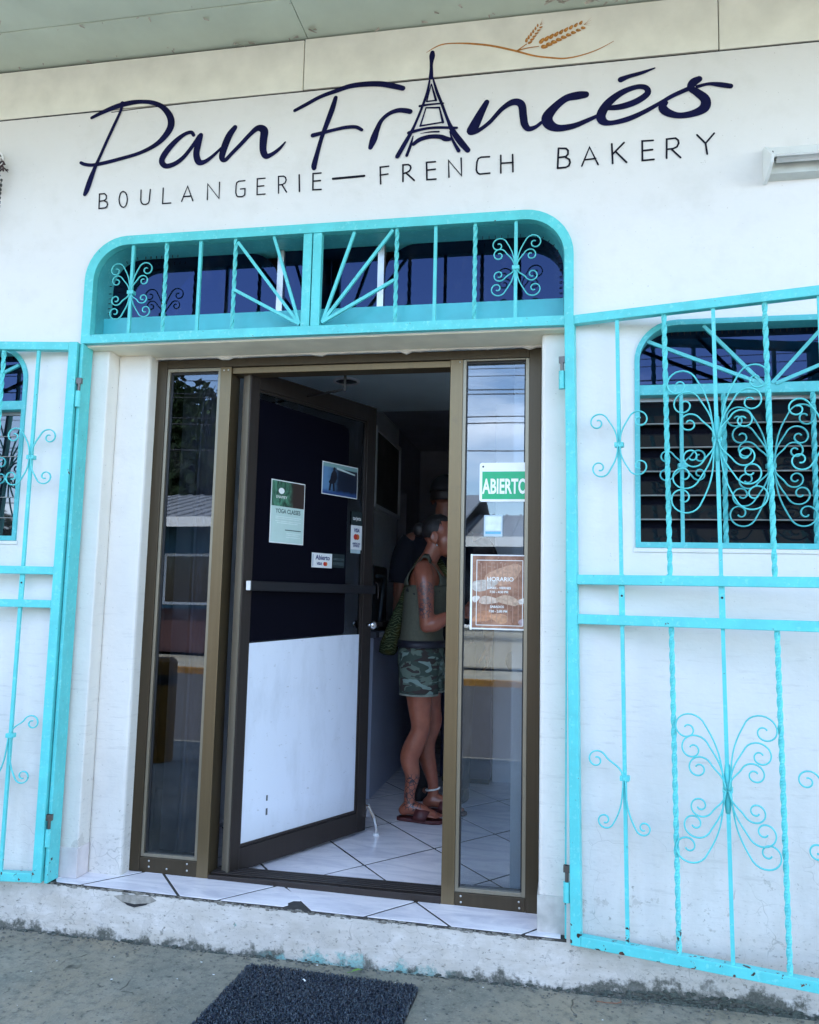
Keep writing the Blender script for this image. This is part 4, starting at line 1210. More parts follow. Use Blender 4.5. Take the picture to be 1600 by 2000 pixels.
# ================================================================== wall lamp at the upper right
lamp = thing('wall_lamp', 'white strip lamp on the wall at the upper right edge of the view', 'lamp', (0.72, 0, 2.94))
def xprofile(name, prof, x0, x1, m, parent, bevel=0.0):
    """profile in y,z pushed along x"""
    n = len(prof)
    mb = MB()
    mb.add([(x0, a, b) for a, b in prof] + [(x1, a, b) for a, b in prof], [tuple(range(n)), tuple(reversed(range(n, 2 * n)))] + [(i, n + i, n + (i + 1) % n, (i + 1) % n) for i in range(n)])
    return mb.build(name, m, parent, bevel=bevel)
M_lampw = simple('lamp_enamel', (0.80, 0.82, 0.82), 0.35, var=0.05, scale=12)
M_lampg = simple('lamp_reflector', (0.55, 0.58, 0.56), 0.35, var=0.15, scale=10)
xprofile('housing', [(-0.001, 0.062), (-0.030, 0.058), (-0.118, -0.018), (-0.112, -0.022), (-0.030, 0.040), (-0.001, 0.044)], 0.012, 1.22, M_lampw, lamp)
xprofile('reflector', [(-0.002, 0.0435), (-0.030, 0.0385), (-0.074, 0.004), (-0.070, -0.001), (-0.002, 0.030)], 0.016, 1.216, M_lampg, lamp)
xprofile('back_plate', [(-0.0005, 0.029), (-0.045, -0.004), (-0.045, -0.050), (-0.0005, -0.056)], 0.016, 1.216, M_lampg, lamp)
tb = MB().tube([(0.03, -0.075, -0.012), (1.2, -0.075, -0.012)], 0.013, 12)
tb.build('tube', M_white, lamp, smooth=True)
xprofile('end_cap', [(-0.0008, 0.066), (-0.032, 0.062), (-0.124, -0.018), (-0.112, -0.040), (-0.046, -0.066), (-0.0008, -0.070)], 0.0, 0.0118, M_lampw, lamp, 0.002)
MB().tube([(0.0125, -0.088, 0.002), (0.0145, -0.088, 0.002)], 0.010, 10).build('knockout_hole', M_dark, lamp)

# ================================================================== dried wreath with cords, upper left
wr_ = thing('hanging_wreath', 'dark dried wreath with hanging beaded cords at the left edge of the wall', 'ornament', (-2.50, -0.04, 3.16))
wm_ = MB()
for i in range(150):
    a = random.uniform(0, 2 * PI); rr = 0.075 + random.uniform(-0.028, 0.028)
    p = Vector((rr * math.cos(a), random.uniform(-0.03, 0.02), rr * math.sin(a))); d = Vector((random.uniform(-1, 1), random.uniform(-1, 0.2), random.uniform(-1, 1))).normalized() * random.uniform(0.015, 0.035)
    wm_.tube([p, p + d * 0.6 + Vector((0, 0, 0.003)), p + d], [0.004, 0.0035, 0.001], 5)
wm_.build('wreath', simple('dried_twigs', (0.05, 0.03, 0.035), 0.8, var=0.4), wr_)
for dx, ln in ((0.088, 0.26), (0.075, 0.19)):
    bm_ = MB(); z = -0.045
    bm_.tube([(dx, 0.0, z), (dx - 0.004, 0.0, z - ln)], 0.0015, 5)
    while z > -0.045 - ln:
        h = random.uniform(0.008, 0.016); bm_.tube([(dx - 0.004 * (-0.045 - z) / ln, 0, z), (dx - 0.004 * (-0.045 - z) / ln, 0, z - h)], 0.0045, 6); z -= h + random.uniform(0.006, 0.014)
    bm_.build('beaded_cord', simple('dark_beads', (0.03, 0.032, 0.03), 0.5), wr_)
MB().tube([(0.02, 0.01, 0.10), (0.055, 0.0, 0.092), (0.088, -0.01, 0.06), (0.098, -0.01, 0.035)], 0.004, 6).build('ribbon', M_white, wr_)

# ================================================================== papers and stickers
def sheet(name, label, cat, loc, rotz, w, h, m=M_paper, group=None, thick=0.0008):
    """a thing whose lower left front corner is its origin"""
    t = thing(name, label, cat, loc, rotz, group)
    B('sheet', m, t, (0, w, 0, thick, 0, h))
    return t
def flat(name, m, parent, x0, x1, z0, z1, lay=1):
    return MB().add([(x0, -0.0006 * lay, z0), (x1, -0.0006 * lay, z0), (x1, -0.0006 * lay, z1), (x0, -0.0006 * lay, z1)], [(0, 1, 2, 3)]).build(name, m, parent, recalc=False)
M_green = simple('sign_green', (0.0, 0.40, 0.17), 0.35, var=0.06)
M_signwhite = simple('sign_white', (0.86, 0.88, 0.86), 0.35, var=0.02)
# open sign behind the right side pane
op = thing('open_sign', 'green and white open sign hanging behind the right side pane', 'sign', (-0.327, 0.2155, 1.728))
MB().prism(rrect(0, 0.225, 0, 0.158, 0.01), 0, 0.003).build('board', M_signwhite, op, recalc=True)
flat('green_field', M_green, op, 0.011, 0.214, 0.010, 0.122, 1)
text('ABIERTO', 0.083, M_signwhite, op, 0.1020, -0.0014, 0.034, bold=0.030, sx=0.535)
hm = MB()
for x in (0.014, 0.195): hm.tube([(x, -0.0004, 0.142), (x, 0.0008, 0.142)], 0.004, 10)
hm.build('eyelet', M_dark, op)
# small white card
sc_ = sheet('notice_card', 'small white and blue card taped below the open sign', 'card', (-0.307, 0.2165, 1.588), 0, 0.074, 0.086)
flat('blue_band', simple('card_blue', (0.15, 0.45, 0.62), 0.4), sc_, 0.006, 0.068, 0.010, 0.020)
flat('card_face', simple('card_face', (0.72, 0.80, 0.84), 0.4), sc_, 0.006, 0.068, 0.024, 0.080)
MB().add([(-0.006, -0.0005, -0.003), (0.079, -0.0005, -0.003), (0.079, -0.0005, 0.089), (-0.006, -0.0005, 0.089)], [(0, 1, 2, 3)]).build('tape', mat_glass('clear_tape', (0.85, 0.92, 0.95), 1.4), sc_, recalc=False)
# opening hours
M_brown = NT('printed_bread_photo')
v_ = M_brown.noise(M_brown.obj, 16, 5)
c_ = M_brown.mix(M_brown.ramp(v_, 0.35, 0.65), (0.20, 0.085, 0.05), (0.42, 0.22, 0.14))
c_ = M_brown.mix(M_brown.math('MULTIPLY', M_brown.ramp(M_brown.noise(M_brown.obj, 70, 4), 0.55, 0.7), 0.4), c_, (0.55, 0.42, 0.34))
M_brown.bsdf(c_, 0.35, 0, None, 0.5)
hr = thing('opening_hours_poster', 'brown poster of bread with white opening hours low in the right side pane', 'poster', (-0.356, 0.2175, 1.220))
B('sheet', M_paper, hr, (0, 0.235, 0, 0.0008, 0, 0.296))
flat('photo_print', M_brown.m, hr, 0.006, 0.226, 0.006, 0.291, 1)
bread = [(0.13, 0.215, 0.075, 0.035, 20, (0.50, 0.30, 0.20)), (0.05, 0.175, 0.055, 0.022, 10, (0.52, 0.47, 0.42)), (0.07, 0.115, 0.04, 0.016, 0, (0.55, 0.44, 0.36)), (0.15, 0.115, 0.05, 0.018, -12, (0.50, 0.36, 0.26)), (0.05, 0.05, 0.042, 0.020, 15, (0.46, 0.22, 0.12)), (0.115, 0.045, 0.036, 0.018, -10, (0.52, 0.28, 0.16)), (0.19, 0.06, 0.028, 0.045, -25, (0.26, 0.12, 0.07)), (0.205, 0.115, 0.02, 0.010, 20, (0.66, 0.60, 0.55)), (0.02, 0.12, 0.016, 0.012, 30, (0.66, 0.60, 0.55)), (0.21, 0.03, 0.022, 0.014, -20, (0.40, 0.30, 0.32))]
for i, (x, z, a, b, r, c) in enumerate(bread):
    ring = []
    for q in range(20):
        t = 2 * PI * q / 20; k = 1 + 0.12 * math.sin(3 * t + i)
        lx, lz = a * math.cos(t) * k, b * math.sin(t) * k
        ring.append((min(0.225, max(0.007, x + lx * math.cos(R(r)) - lz * math.sin(R(r)))), -0.0011 - 0.00004 * i, min(0.29, max(0.007, z + lx * math.sin(R(r)) + lz * math.cos(R(r))))))
    MB().add(ring, [tuple(range(20))]).build('bread_print', simple('bread_print_%d' % i, c, 0.4, var=0.3, scale=70, bump=0), hr, recalc=False)
fr_ = MB()
for (x0, x1, z0, z1) in ((0.022, 0.206, 0.272, 0.2745), (0.022, 0.206, 0.016, 0.0185), (0.022, 0.0245, 0.0187, 0.2718), (0.2035, 0.206, 0.0187, 0.2718)):
    fr_.add([(x0, -0.0022, z0), (x1, -0.0022, z0), (x1, -0.0022, z1), (x0, -0.0022, z1)], [(0, 1, 2, 3)])
fr_.build('border_line', M_signwhite, hr, recalc=False)
st_ = MB()
for k in range(8):
    x = 0.040 + k * 0.021
    st_.add([(x, -0.0019, 0.030), (x + 0.0022, -0.0019, 0.030), (x + 0.0022, -0.0019, 0.262), (x, -0.0019, 0.262)], [(0, 1, 2, 3)])
tag(st_.build('upright_line', simple('upright_line_print', (0.42, 0.26, 0.19), 0.5, bump=0), hr, recalc=False), kind='stuff')  # evenly spaced upright lines over the photo print
text('HORARIO', 0.0235, M_signwhite, hr, 0.117, -0.0026, 0.191, bold=0.012)
text('LUNES - VIERNES', 0.0125, M_signwhite, hr, 0.112, -0.0026, 0.160, bold=0.02)
text('7:30 - 4:30 PM', 0.0125, M_signwhite, hr, 0.112, -0.0026, 0.144, bold=0.02)
text('SABADOS', 0.0125, M_signwhite, hr, 0.105, -0.0026, 0.086, bold=0.02)
text('7:00 - 2:00 PM', 0.0125, M_signwhite, hr, 0.109, -0.0026, 0.068, bold=0.02)
flat('white_edge', M_signwhite, hr, -0.002, 0.0058, -0.002, 0.297, 0.8)

# stickers on the open leaf: local x runs along the door
def on_door(u, z, off=-0.003):
    c, s = math.cos(DANG), math.sin(DANG)
    return (HX + c * u - s * (0.0145 + off), HY + s * u + c * (0.0145 + off), z)
yg = sheet('class_poster', 'tall pale green class poster with a dark photo on top, taped to the open door', 'poster', on_door(0.154, 1.567), DANG, 0.211, 0.284)
gp = NT('printed_leaf_photo')
gv = gp.noise(gp.stretch(gp.obj, (6, 1, 3)), 5, 5, 0.6, 1.5)
gc = gp.mix(gp.ramp(gv, 0.4, 0.66), (0.010, 0.035, 0.022), (0.10, 0.30, 0.19))
gx, gy, gz = gp.xyz(gp.obj)
gc = gp.mix(gp.ramp(gp.math('ADD', gx, gp.math('MULTIPLY', gp.noise(gp.obj, 18, 3), 0.05)), 0.125, 0.165), gc, (0.035, 0.022, 0.018))
gp.bsdf(gc, 0.4)
flat('photo_print', gp.m, yg, 0.004, 0.207, 0.166, 0.280)
flat('paper_print', simple('mint_paper', (0.50, 0.66, 0.62), 0.5, var=0.03, bump=0), yg, 0.004, 0.207, 0.004, 0.1655)
dotm = MB().add([(0.062 + 0.018 * math.cos(t), -0.0012, 0.236 + 0.014 * math.sin(t)) for t in [2 * PI * k / 14 for k in range(14)]], [tuple(range(14))])
dotm.build('logo_print', M_signwhite, yg, recalc=False)
text('ENAMEY', 0.018, M_signwhite, yg, 0.064, -0.0012, 0.202)
M_teal_ink = simple('dark_teal_ink', (0.02, 0.07, 0.07), 0.5, bump=0)
text('YOGA CLASSES', 0.0275, M_teal_ink, yg, 0.108, -0.0012, 0.136, bold=0.012, sx=0.82)
ln_ = MB()
for z, a, b in ((0.118, 0.03, 0.19), (0.110, 0.03, 0.18), (0.098, 0.03, 0.19), (0.090, 0.04, 0.17), (0.046, 0.10, 0.19), (0.038, 0.10, 0.18), (0.028, 0.10, 0.19)):
    ln_.add([(a, -0.0012, z), (b, -0.0012, z), (b, -0.0012, z + 0.003), (a, -0.0012, z + 0.003)], [(0, 1, 2, 3)])
ln_.build('text_line', simple('pale_print', (0.66, 0.78, 0.75), 0.5, bump=0), yg, recalc=False)
flat('text_line', M_teal_ink, yg, 0.092, 0.192, 0.0595, 0.0635, 2)
ph = sheet('beach_photo', 'blue photo of a dark figure at the shore, taped high on the open door', 'photo', on_door(0.476, 1.822), DANG, 0.257, 0.158)
bp = NT('printed_shore_photo')
bx_, by_, bz_ = bp.xyz(bp.obj)
bc = bp.mix(bp.ramp(bp.math('ADD', bx_, bp.math('MULTIPLY', bp.noise(bp.obj, 30, 4), 0.06)), 0.07, 0.15), (0.11, 0.24, 0.42), (0.006, 0.012, 0.030))
bc = bp.mix(bp.ramp(bp.math('ADD', bz_, bp.math('MULTIPLY', bp.noise(bp.obj, 40, 3), 0.02)), 0.040, 0.022), bc, (0.025, 0.07, 0.22))
bc = bp.mix(bp.ramp(bz_, 0.132, 0.138), bc, (0.20, 0.36, 0.36))
bp.bsdf(bc, 0.35)
flat('photo_print', bp.m, ph, 0.004, 0.253, 0.004, 0.154)
MB().add([(0.10, -0.0013, 0.130), (0.235, -0.0013, 0.115), (0.235, -0.0013, 0.122), (0.10, -0.0013, 0.140)], [(0, 1, 2, 3)]).build('surf_print', simple('foam_print', (0.50, 0.62, 0.62), 0.5, bump=0), ph, recalc=False)
fg = [(0.046, 0.02), (0.060, 0.022), (0.066, 0.055), (0.073, 0.055), (0.078, 0.02), (0.090, 0.022), (0.086, 0.062), (0.092, 0.062), (0.105, 0.088), (0.100, 0.112), (0.090, 0.122), (0.091, 0.135), (0.082, 0.139), (0.075, 0.133), (0.075, 0.120), (0.062, 0.105), (0.055, 0.075), (0.045, 0.062), (0.052, 0.055)]
MB().add([(a, -0.0014, b) for a, b in fg], [tuple(range(len(fg)))]).build('figure_print', simple('figure_ink', (0.006, 0.007, 0.016), 0.5, bump=0), ph, recalc=False)
bk = sheet('payment_sticker', 'small black sticker directly above the white payment sticker at the door edge', 'sticker', on_door(0.696, 1.6915), DANG, 0.081, 0.068, simple('black_sticker', (0.010, 0.022, 0.024), 0.4))
text('tarjeta', 0.026, M_signwhite, bk, 0.0405, -0.0008, 0.026, bold=0.01, sx=0.9)
vs_ = sheet('payment_sticker', 'tall white payment sticker with a red disc at the door edge', 'sticker', on_door(0.695, 1.569, -0.0032), DANG, 0.083, 0.1215)
M_visa = simple('blue_ink', (0.015, 0.03, 0.16), 0.5, bump=0)
M_red = simple('red_ink', (0.55, 0.03, 0.02), 0.5, bump=0); M_orange = simple('orange_ink', (0.62, 0.16, 0.02), 0.5, bump=0)
def discs(parent, x, z, r):
    for dx, m, l in ((-0.5, M_red, 0.0012), (0.5, M_orange, 0.0010)):
        MB().add([(x + dx * r + r * math.cos(t), -l, z + r * math.sin(t)) for t in [2 * PI * k / 18 for k in range(18)]], [tuple(range(18))]).build('disc_print', m, parent, recalc=False)
text('VISA', 0.026, M_visa, vs_, 0.0415, -0.0008, 0.088, bold=0.03, shear=0.2, sx=0.8)
discs(vs_, 0.0415, 0.064, 0.0145)
text('AMERICAN', 0.0135, M_visa, vs_, 0.0415, -0.0008, 0.026, bold=0.02, sx=0.85)
text('EXPRESS', 0.0135, M_visa, vs_, 0.0415, -0.0008, 0.014, bold=0.02, sx=0.95)
vt = sheet('paper_tab', 'pale blank tab showing below the tall white payment sticker', 'sticker', on_door(0.696, 1.551), DANG, 0.074, 0.0175, simple('aqua_paper', (0.42, 0.55, 0.58), 0.5))
ab = sheet('payment_sticker', 'white sticker reading open, lowest of the papers on the dark door film', 'sticker', on_door(0.4255, 1.469, -0.0032), DANG, 0.139, 0.069)
text('Abierto', 0.031, M_visa, ab, 0.074, -0.0008, 0.038, bold=0.022)
text('VISA', 0.018, M_visa, ab, 0.050, -0.0008, 0.013, bold=0.03, shear=0.2)
discs(ab, 0.092, 0.019, 0.0095)
flat('side_print', simple('grey_print', (0.40, 0.46, 0.52), 0.5, bump=0), ab, 0.004, 0.010, 0.006, 0.062)
bs = sheet('payment_sticker', 'faint black sticker with grey print beside the white open sticker', 'sticker', on_door(0.568, 1.474, -0.0032), DANG, 0.085, 0.066, simple('black_sticker', (0.010, 0.022, 0.024), 0.4))
M_greyink = simple('dull_grey_ink', (0.10, 0.14, 0.15), 0.5, bump=0)
text('AMERICAN', 0.016, M_greyink, bs, 0.042, -0.0008, 0.035, bold=0.01)
text('EXPRESS', 0.020, M_greyink, bs, 0.042, -0.0008, 0.012, bold=0.01)
# ================================================================== things in the shop
cl = thing('ceiling_lamp', 'small round recessed lamp, unlit, in the ceiling just inside the door', 'lamp', (-1.298, 1.665, 2.65))
rim_ = MB()
n = 24
for k in range(n):
    pass
rim_.loft([(0, 0, 0.003, 0.080, 0.080), (0, 0, -0.006, 0.083, 0.083), (0, 0, -0.012, 0.078, 0.078), (0, 0, -0.0125, 0.068, 0.068), (0, 0, -0.004, 0.066, 0.066)], 24, caps=False)
rim_.build('rim', M_white, cl, smooth=True)
MB().loft([(0, 0, -0.0055, 0.0665, 0.0665), (0, 0, -0.003, 0.0665, 0.0665)], 24).build('diffuser', simple('dark_lamp_glass', (0.10, 0.10, 0.11), 0.25), cl)

M_counter = simple('pale_blue_counter_paint', (0.40, 0.44, 0.56), 0.5, var=0.05, scale=4)
ct = thing('counter', 'pale shop counter running back from beside the open door', 'counter', (-1.2, 2.2, fz(-1.1)))
B('body', M_counter, ct, (-0.15, 0.12, -0.55, 1.15, 0.0, 0.915), bevel=0.003)
B('worktop', simple('dark_worktop', (0.10, 0.10, 0.12), 0.35), ct, (-0.17, 0.14, -0.57, 1.17, 0.9155, 0.95), bevel=0.003)
pl_ = thing('price_label', 'small white label strip on the edge of the counter', 'label', (-1.0585, 1.70, fz(-1.1) + 0.918))
B('strip', M_paper, pl_, (0.0, 0.0012, 0.0, 0.20, 0.0, 0.028))
wp = thing('menu_board', 'large dull framed board high on the inner left wall beyond the door', 'board', (-1.349, 2.62, 1.98))
B('panel', simple('faded_board', (0.17, 0.165, 0.15), 0.6, var=0.25, scale=6), wp, (0.0, 0.014, 0.03, 0.87, 0.03, 0.57))
B('frame', M_inwall, wp, (0, 0.03, 0, 0.9, 0, 0.0299), (0, 0.03, 0, 0.9, 0.5701, 0.6), (0, 0.03, 0, 0.0299, 0.03, 0.57), (0, 0.03, 0.8701, 0.9, 0.03, 0.57), bevel=0.003)
cm = thing('coffee_machine', 'dark coffee machine with a pale bent pipe on the counter behind the door edge', 'machine', (-1.21, 2.05, fz(-1.1) + 0.951))
B('body', simple('machine_black', (0.03, 0.03, 0.035), 0.35), cm, (-0.12, 0.07, -0.20, 0.22, 0.02, 0.40), bevel=0.02)
B('foot', M_black, cm, (-0.10, -0.07, -0.18, -0.15, 0, 0.0198), (0.03, 0.06, -0.18, -0.15, 0, 0.0198), (-0.10, -0.07, 0.16, 0.19, 0, 0.0198), (0.03, 0.06, 0.16, 0.19, 0, 0.0198))
MB().tube([(0.085, -0.16, 0.33), (0.085, 0.0, 0.335), (0.088, 0.03, 0.32), (0.09, -0.06, 0.12), (0.09, -0.09, 0.04)], 0.013, 8).build('pipe', mat_metal('dull_steel', (0.12, 0.14, 0.16), 0.5), cm, smooth=True)
B('drip_tray', M_bronze_dark, cm, (0.0705, 0.13, -0.17, 0.17, 0.02, 0.05), bevel=0.004)
cb_ = thing('cabinet', 'navy cabinet standing at the back behind the right side pane', 'cabinet', (-0.56, 2.30, fz(-0.5)))
B('body', simple('navy_cabinet', (0.03, 0.035, 0.10), 0.5, var=0.1), cb_, (-0.20, 0.122, -0.05, 0.05, 0.03, 1.05), bevel=0.004)
B('plinth', M_black, cb_, (-0.19, 0.112, -0.04, 0.04, 0.0, 0.0298))
B('top', simple('grey_worktop', (0.30, 0.30, 0.31), 0.4), cb_, (-0.21, 0.124, -0.06, 0.06, 1.0505, 1.08), bevel=0.003)
br = thing('hanging_brush', 'grey long-handled brush hanging head down on the inner wall behind the right side pane', 'brush', (-0.30, 2.335, 1.0))
MB().tube([(0.04, 0, 0.25), (0.0, 0, 0.0)], 0.009, 8).build('handle', simple('brush_grey', (0.22, 0.26, 0.32), 0.5), br, smooth=True)
MB().ball((-0.012, 0, -0.055), (0.045, 0.012, 0.065), 12, 8).build('head', simple('brush_grey', (0.22, 0.26, 0.32), 0.5), br, smooth=True)

cu_ = thing('curtain', 'narrow pale curtain hanging inside the left side pane', 'curtain', (-1.50, 0.33, 0.24))
cm_ = MB(); vs = []
for j in range(15):
    z = 2.05 * j / 14
    for i in range(13):
        x = -0.085 + 0.135 * i / 12 + 0.006 * math.sin(z * 3.1) - 0.018 * (1 - z / 2.05)
        vs.append((x, 0.012 * math.sin(i * 1.25 + 0.3 * math.sin(z * 2)), z))
cm_.add(vs, [(j * 13 + i, j * 13 + i + 1, (j + 1) * 13 + i + 1, (j + 1) * 13 + i) for j in range(14) for i in range(12)])
co_ = cm_.build('cloth', simple('pale_curtain_cloth', (0.58, 0.54, 0.52), 0.9, var=0.08), cu_, smooth=True)
MB().tube([(vs[j * 13][0], vs[j * 13][1] - 0.003, vs[j * 13][2]) for j in range(15)], 0.0055, 6).build('hem', M_white, co_, smooth=True)

# ================================================================== people
def skin_mat(name, base, marks=()):
    """skin with mottling; marks are tattooed patches (centre, radius, kind)"""
    t = NT(name)
    n1 = t.noise(t.obj, 22, 4)
    c = t.mix(t.ramp(n1, 0.35, 0.68), tuple(b * 0.78 for b in base), base)
    c = t.mix(t.math('MULTIPLY', t.ramp(t.noise(t.obj, 5, 4, 0.6), 0.40, 0.66), 0.5), c, (base[0] * 0.72, base[1] * 0.50, base[2] * 0.48))
    for (cx, cy, cz), r, scale, ink in marks:
        d = t.n('ShaderNodeVectorMath', operation='DISTANCE')
        t.l(t.obj, d.inputs[0]); d.inputs[1].default_value = (cx, cy, cz)
        inside = t.ramp(d.outputs['Value'], r, r * 0.85)
        w = t.vor(t.obj, scale, 'DISTANCE_TO_EDGE').outputs['Distance'] if scale else None
        lines = t.ramp(w, 0.10, 0.05) if scale else t.math('MULTIPLY', t.ramp(t.noise(t.obj, 75, 4, 0.7, 1.0), 0.44, 0.54), 0.8)
        c = t.mix(t.math('MULTIPLY', inside, lines), c, ink)
    b = t.bsdf(c, 0.34, 0, t.bump(t.noise(t.obj, 160, 2), 0.04, 0.002), 0.6)
    b.inputs['Subsurface Weight'].default_value = 0.08
    b.inputs['Subsurface Radius'].default_value = (0.02, 0.008, 0.004)
    return t.m
def fuse(mb, name, m, parent, voxel=0.008, smooth=4):
    """close overlapping solids into one continuous skin"""
    tmp = mb.build('tmp', m, None)
    r = tmp.modifiers.new('r', 'REMESH'); r.mode = 'VOXEL'; r.voxel_size = voxel; r.use_smooth_shade = True
    s = tmp.modifiers.new('s', 'SMOOTH'); s.iterations = smooth; s.factor = 0.5
    me = fresh_mesh(tmp)
    old = tmp.data
    bpy.data.objects.remove(tmp); bpy.data.meshes.remove(old)
    me.name = name
    me.materials.clear(); me.materials.append(m)
    me.polygons.foreach_set('use_smooth', [True] * len(me.polygons))
    o = bpy.data.objects.new(name, me)
    COL.objects.link(o)
    o.parent = parent
    return o
def limb(mb, pts, n=14):
    """tapered limb through (x, y, z, r) stations"""
    q = spline([tuple(p) for p in pts], 5)
    mb.tube([p[:3] for p in q], [max(0.004, p[3]) for p in q], n)
    mb.ball(q[0][:3], q[0][3] * 0.98, 12, 8); mb.ball(q[-1][:3], q[-1][3] * 0.98, 12, 8)
def hand(mb, wrist, d, palm_n, size, curl, thumb_side):
    """palm and five unequal bent fingers; d points from wrist to fingers, palm_n out of the palm"""
    w, d, pn = Vector(wrist), Vector(d).normalized(), Vector(palm_n).normalized()
    pn = (pn - d * d.dot(pn)).normalized(); s = d.cross(pn) * thumb_side
    k = size / 0.18
    for t in range(5):
        f = t / 4
        mb.tube([w + s * (0.030 - 0.060 * f) * k * 0.7 + d * 0.0, w + s * (0.034 - 0.068 * f) * k + d * 0.045 * k, w + s * (0.036 - 0.070 * f) * k + d * 0.088 * k], [0.014 * k, 0.0145 * k, 0.0125 * k], 10)
    for i, (off, ln) in enumerate(((0.033, 0.072), (0.012, 0.082), (-0.010, 0.076), (-0.031, 0.060))):
        p = w + s * off * k + d * 0.086 * k; v = d.copy()
        pts = [p]
        for seg, fr in enumerate((0.45, 0.32, 0.26)):
            a = curl * (0.6 + 0.5 * seg)
            v = (v * math.cos(a) + pn * math.sin(a)).normalized()
            pn2 = pn
            p = p + v * ln * k * fr
            pts.append(p)
        mb.tube(pts, [0.0092 * k, 0.0090 * k, 0.0082 * k, 0.0065 * k], 8); mb.ball(pts[-1], 0.0068 * k, 8, 6)
    p0 = w + s * 0.026 * k + d * 0.022 * k
    p1 = p0 + (s * 0.75 + d * 0.55 + pn * 0.35).normalized() * 0.042 * k
    p2 = p1 + (s * 0.30 + d * 0.85 + pn * 0.45).normalized() * 0.034 * k
    p3 = p2 + (d * 0.85 + pn * 0.55).normalized() * 0.024 * k
    mb.tube([p0, p1, p2, p3], [0.0125 * k, 0.0112 * k, 0.0100 * k, 0.0072 * k], 8); mb.ball(p3, 0.0073 * k, 8, 6)
def head(mb, c, fwd, k=1.0, neck_to=None):
    """skull, face and jaw; c is the head centre at eye height, fwd the way it faces"""
    c = Vector(c); f = Vector(fwd).normalized(); up = Vector((0, 0, 1)); f = (f - up * f.dot(up) * 0.6).normalized()
    sd = f.cross(up).normalized(); up = sd.cross(f)
    P = lambda a, b, z: c + f * a * k + sd * b * k + up * z * k
    def eb(a, b, z, ra, rb, rz, n=18, m=12):
        vs, fs = [], []
        for j in range(m + 1):
            ph = PI * j / m
            for i in range(n):
                th = 2 * PI * i / n
                vs.append(P(a + ra * math.sin(ph) * math.cos(th), b + rb * math.sin(ph) * math.sin(th), z + rz * math.cos(ph)))
        for j in range(m):
            for i in range(n):
                i2 = (i + 1) % n
                fs.append((j * n + i, (j + 1) * n + i, (j + 1) * n + i2, j * n + i2))
        mb.add(vs, fs)
    eb(-0.012, 0, 0.030, 0.092, 0.074, 0.086)         # skull
    eb(0.030, 0, -0.030, 0.058, 0.058, 0.080)         # face
    eb(0.040, 0, -0.085, 0.040, 0.042, 0.030)         # jaw
    eb(0.072, 0, -0.096, 0.016, 0.020, 0.016)         # chin
    eb(0.080, 0, 0.016, 0.012, 0.050, 0.012)          # brow
    eb(0.074, 0.040, -0.030, 0.018, 0.020, 0.018); eb(0.074, -0.040, -0.030, 0.018, 0.020, 0.018)
    mb.tube([P(0.088, 0, 0.008), P(0.100, 0, -0.018), P(0.112, 0, -0.036)], [0.008 * k, 0.010 * k, 0.013 * k], 8)
    mb.ball(P(0.106, 0, -0.038), 0.013 * k, 8, 6); mb.ball(P(0.096, 0.012, -0.041), 0.009 * k, 8, 6); mb.ball(P(0.096, -0.012, -0.041), 0.009 * k, 8, 6)
    eb(0.086, 0, -0.064, 0.010, 0.024, 0.007); eb(0.084, 0, -0.075, 0.010, 0.021, 0.008)
    for s in (-1, 1):
        # ear: rim and lobe
        eb(-0.010, s * 0.074, -0.018, 0.018, 0.010, 0.030)
        mb.tube([P(-0.012 + 0.020 * math.cos(t), s * 0.082, -0.012 + 0.030 * math.sin(t)) for t in [R(a) for a in range(-60, 260, 32)]], 0.0048 * k, 6)
        mb.ball(P(-0.004, s * 0.079, -0.044), 0.008 * k, 8, 6)
    return P

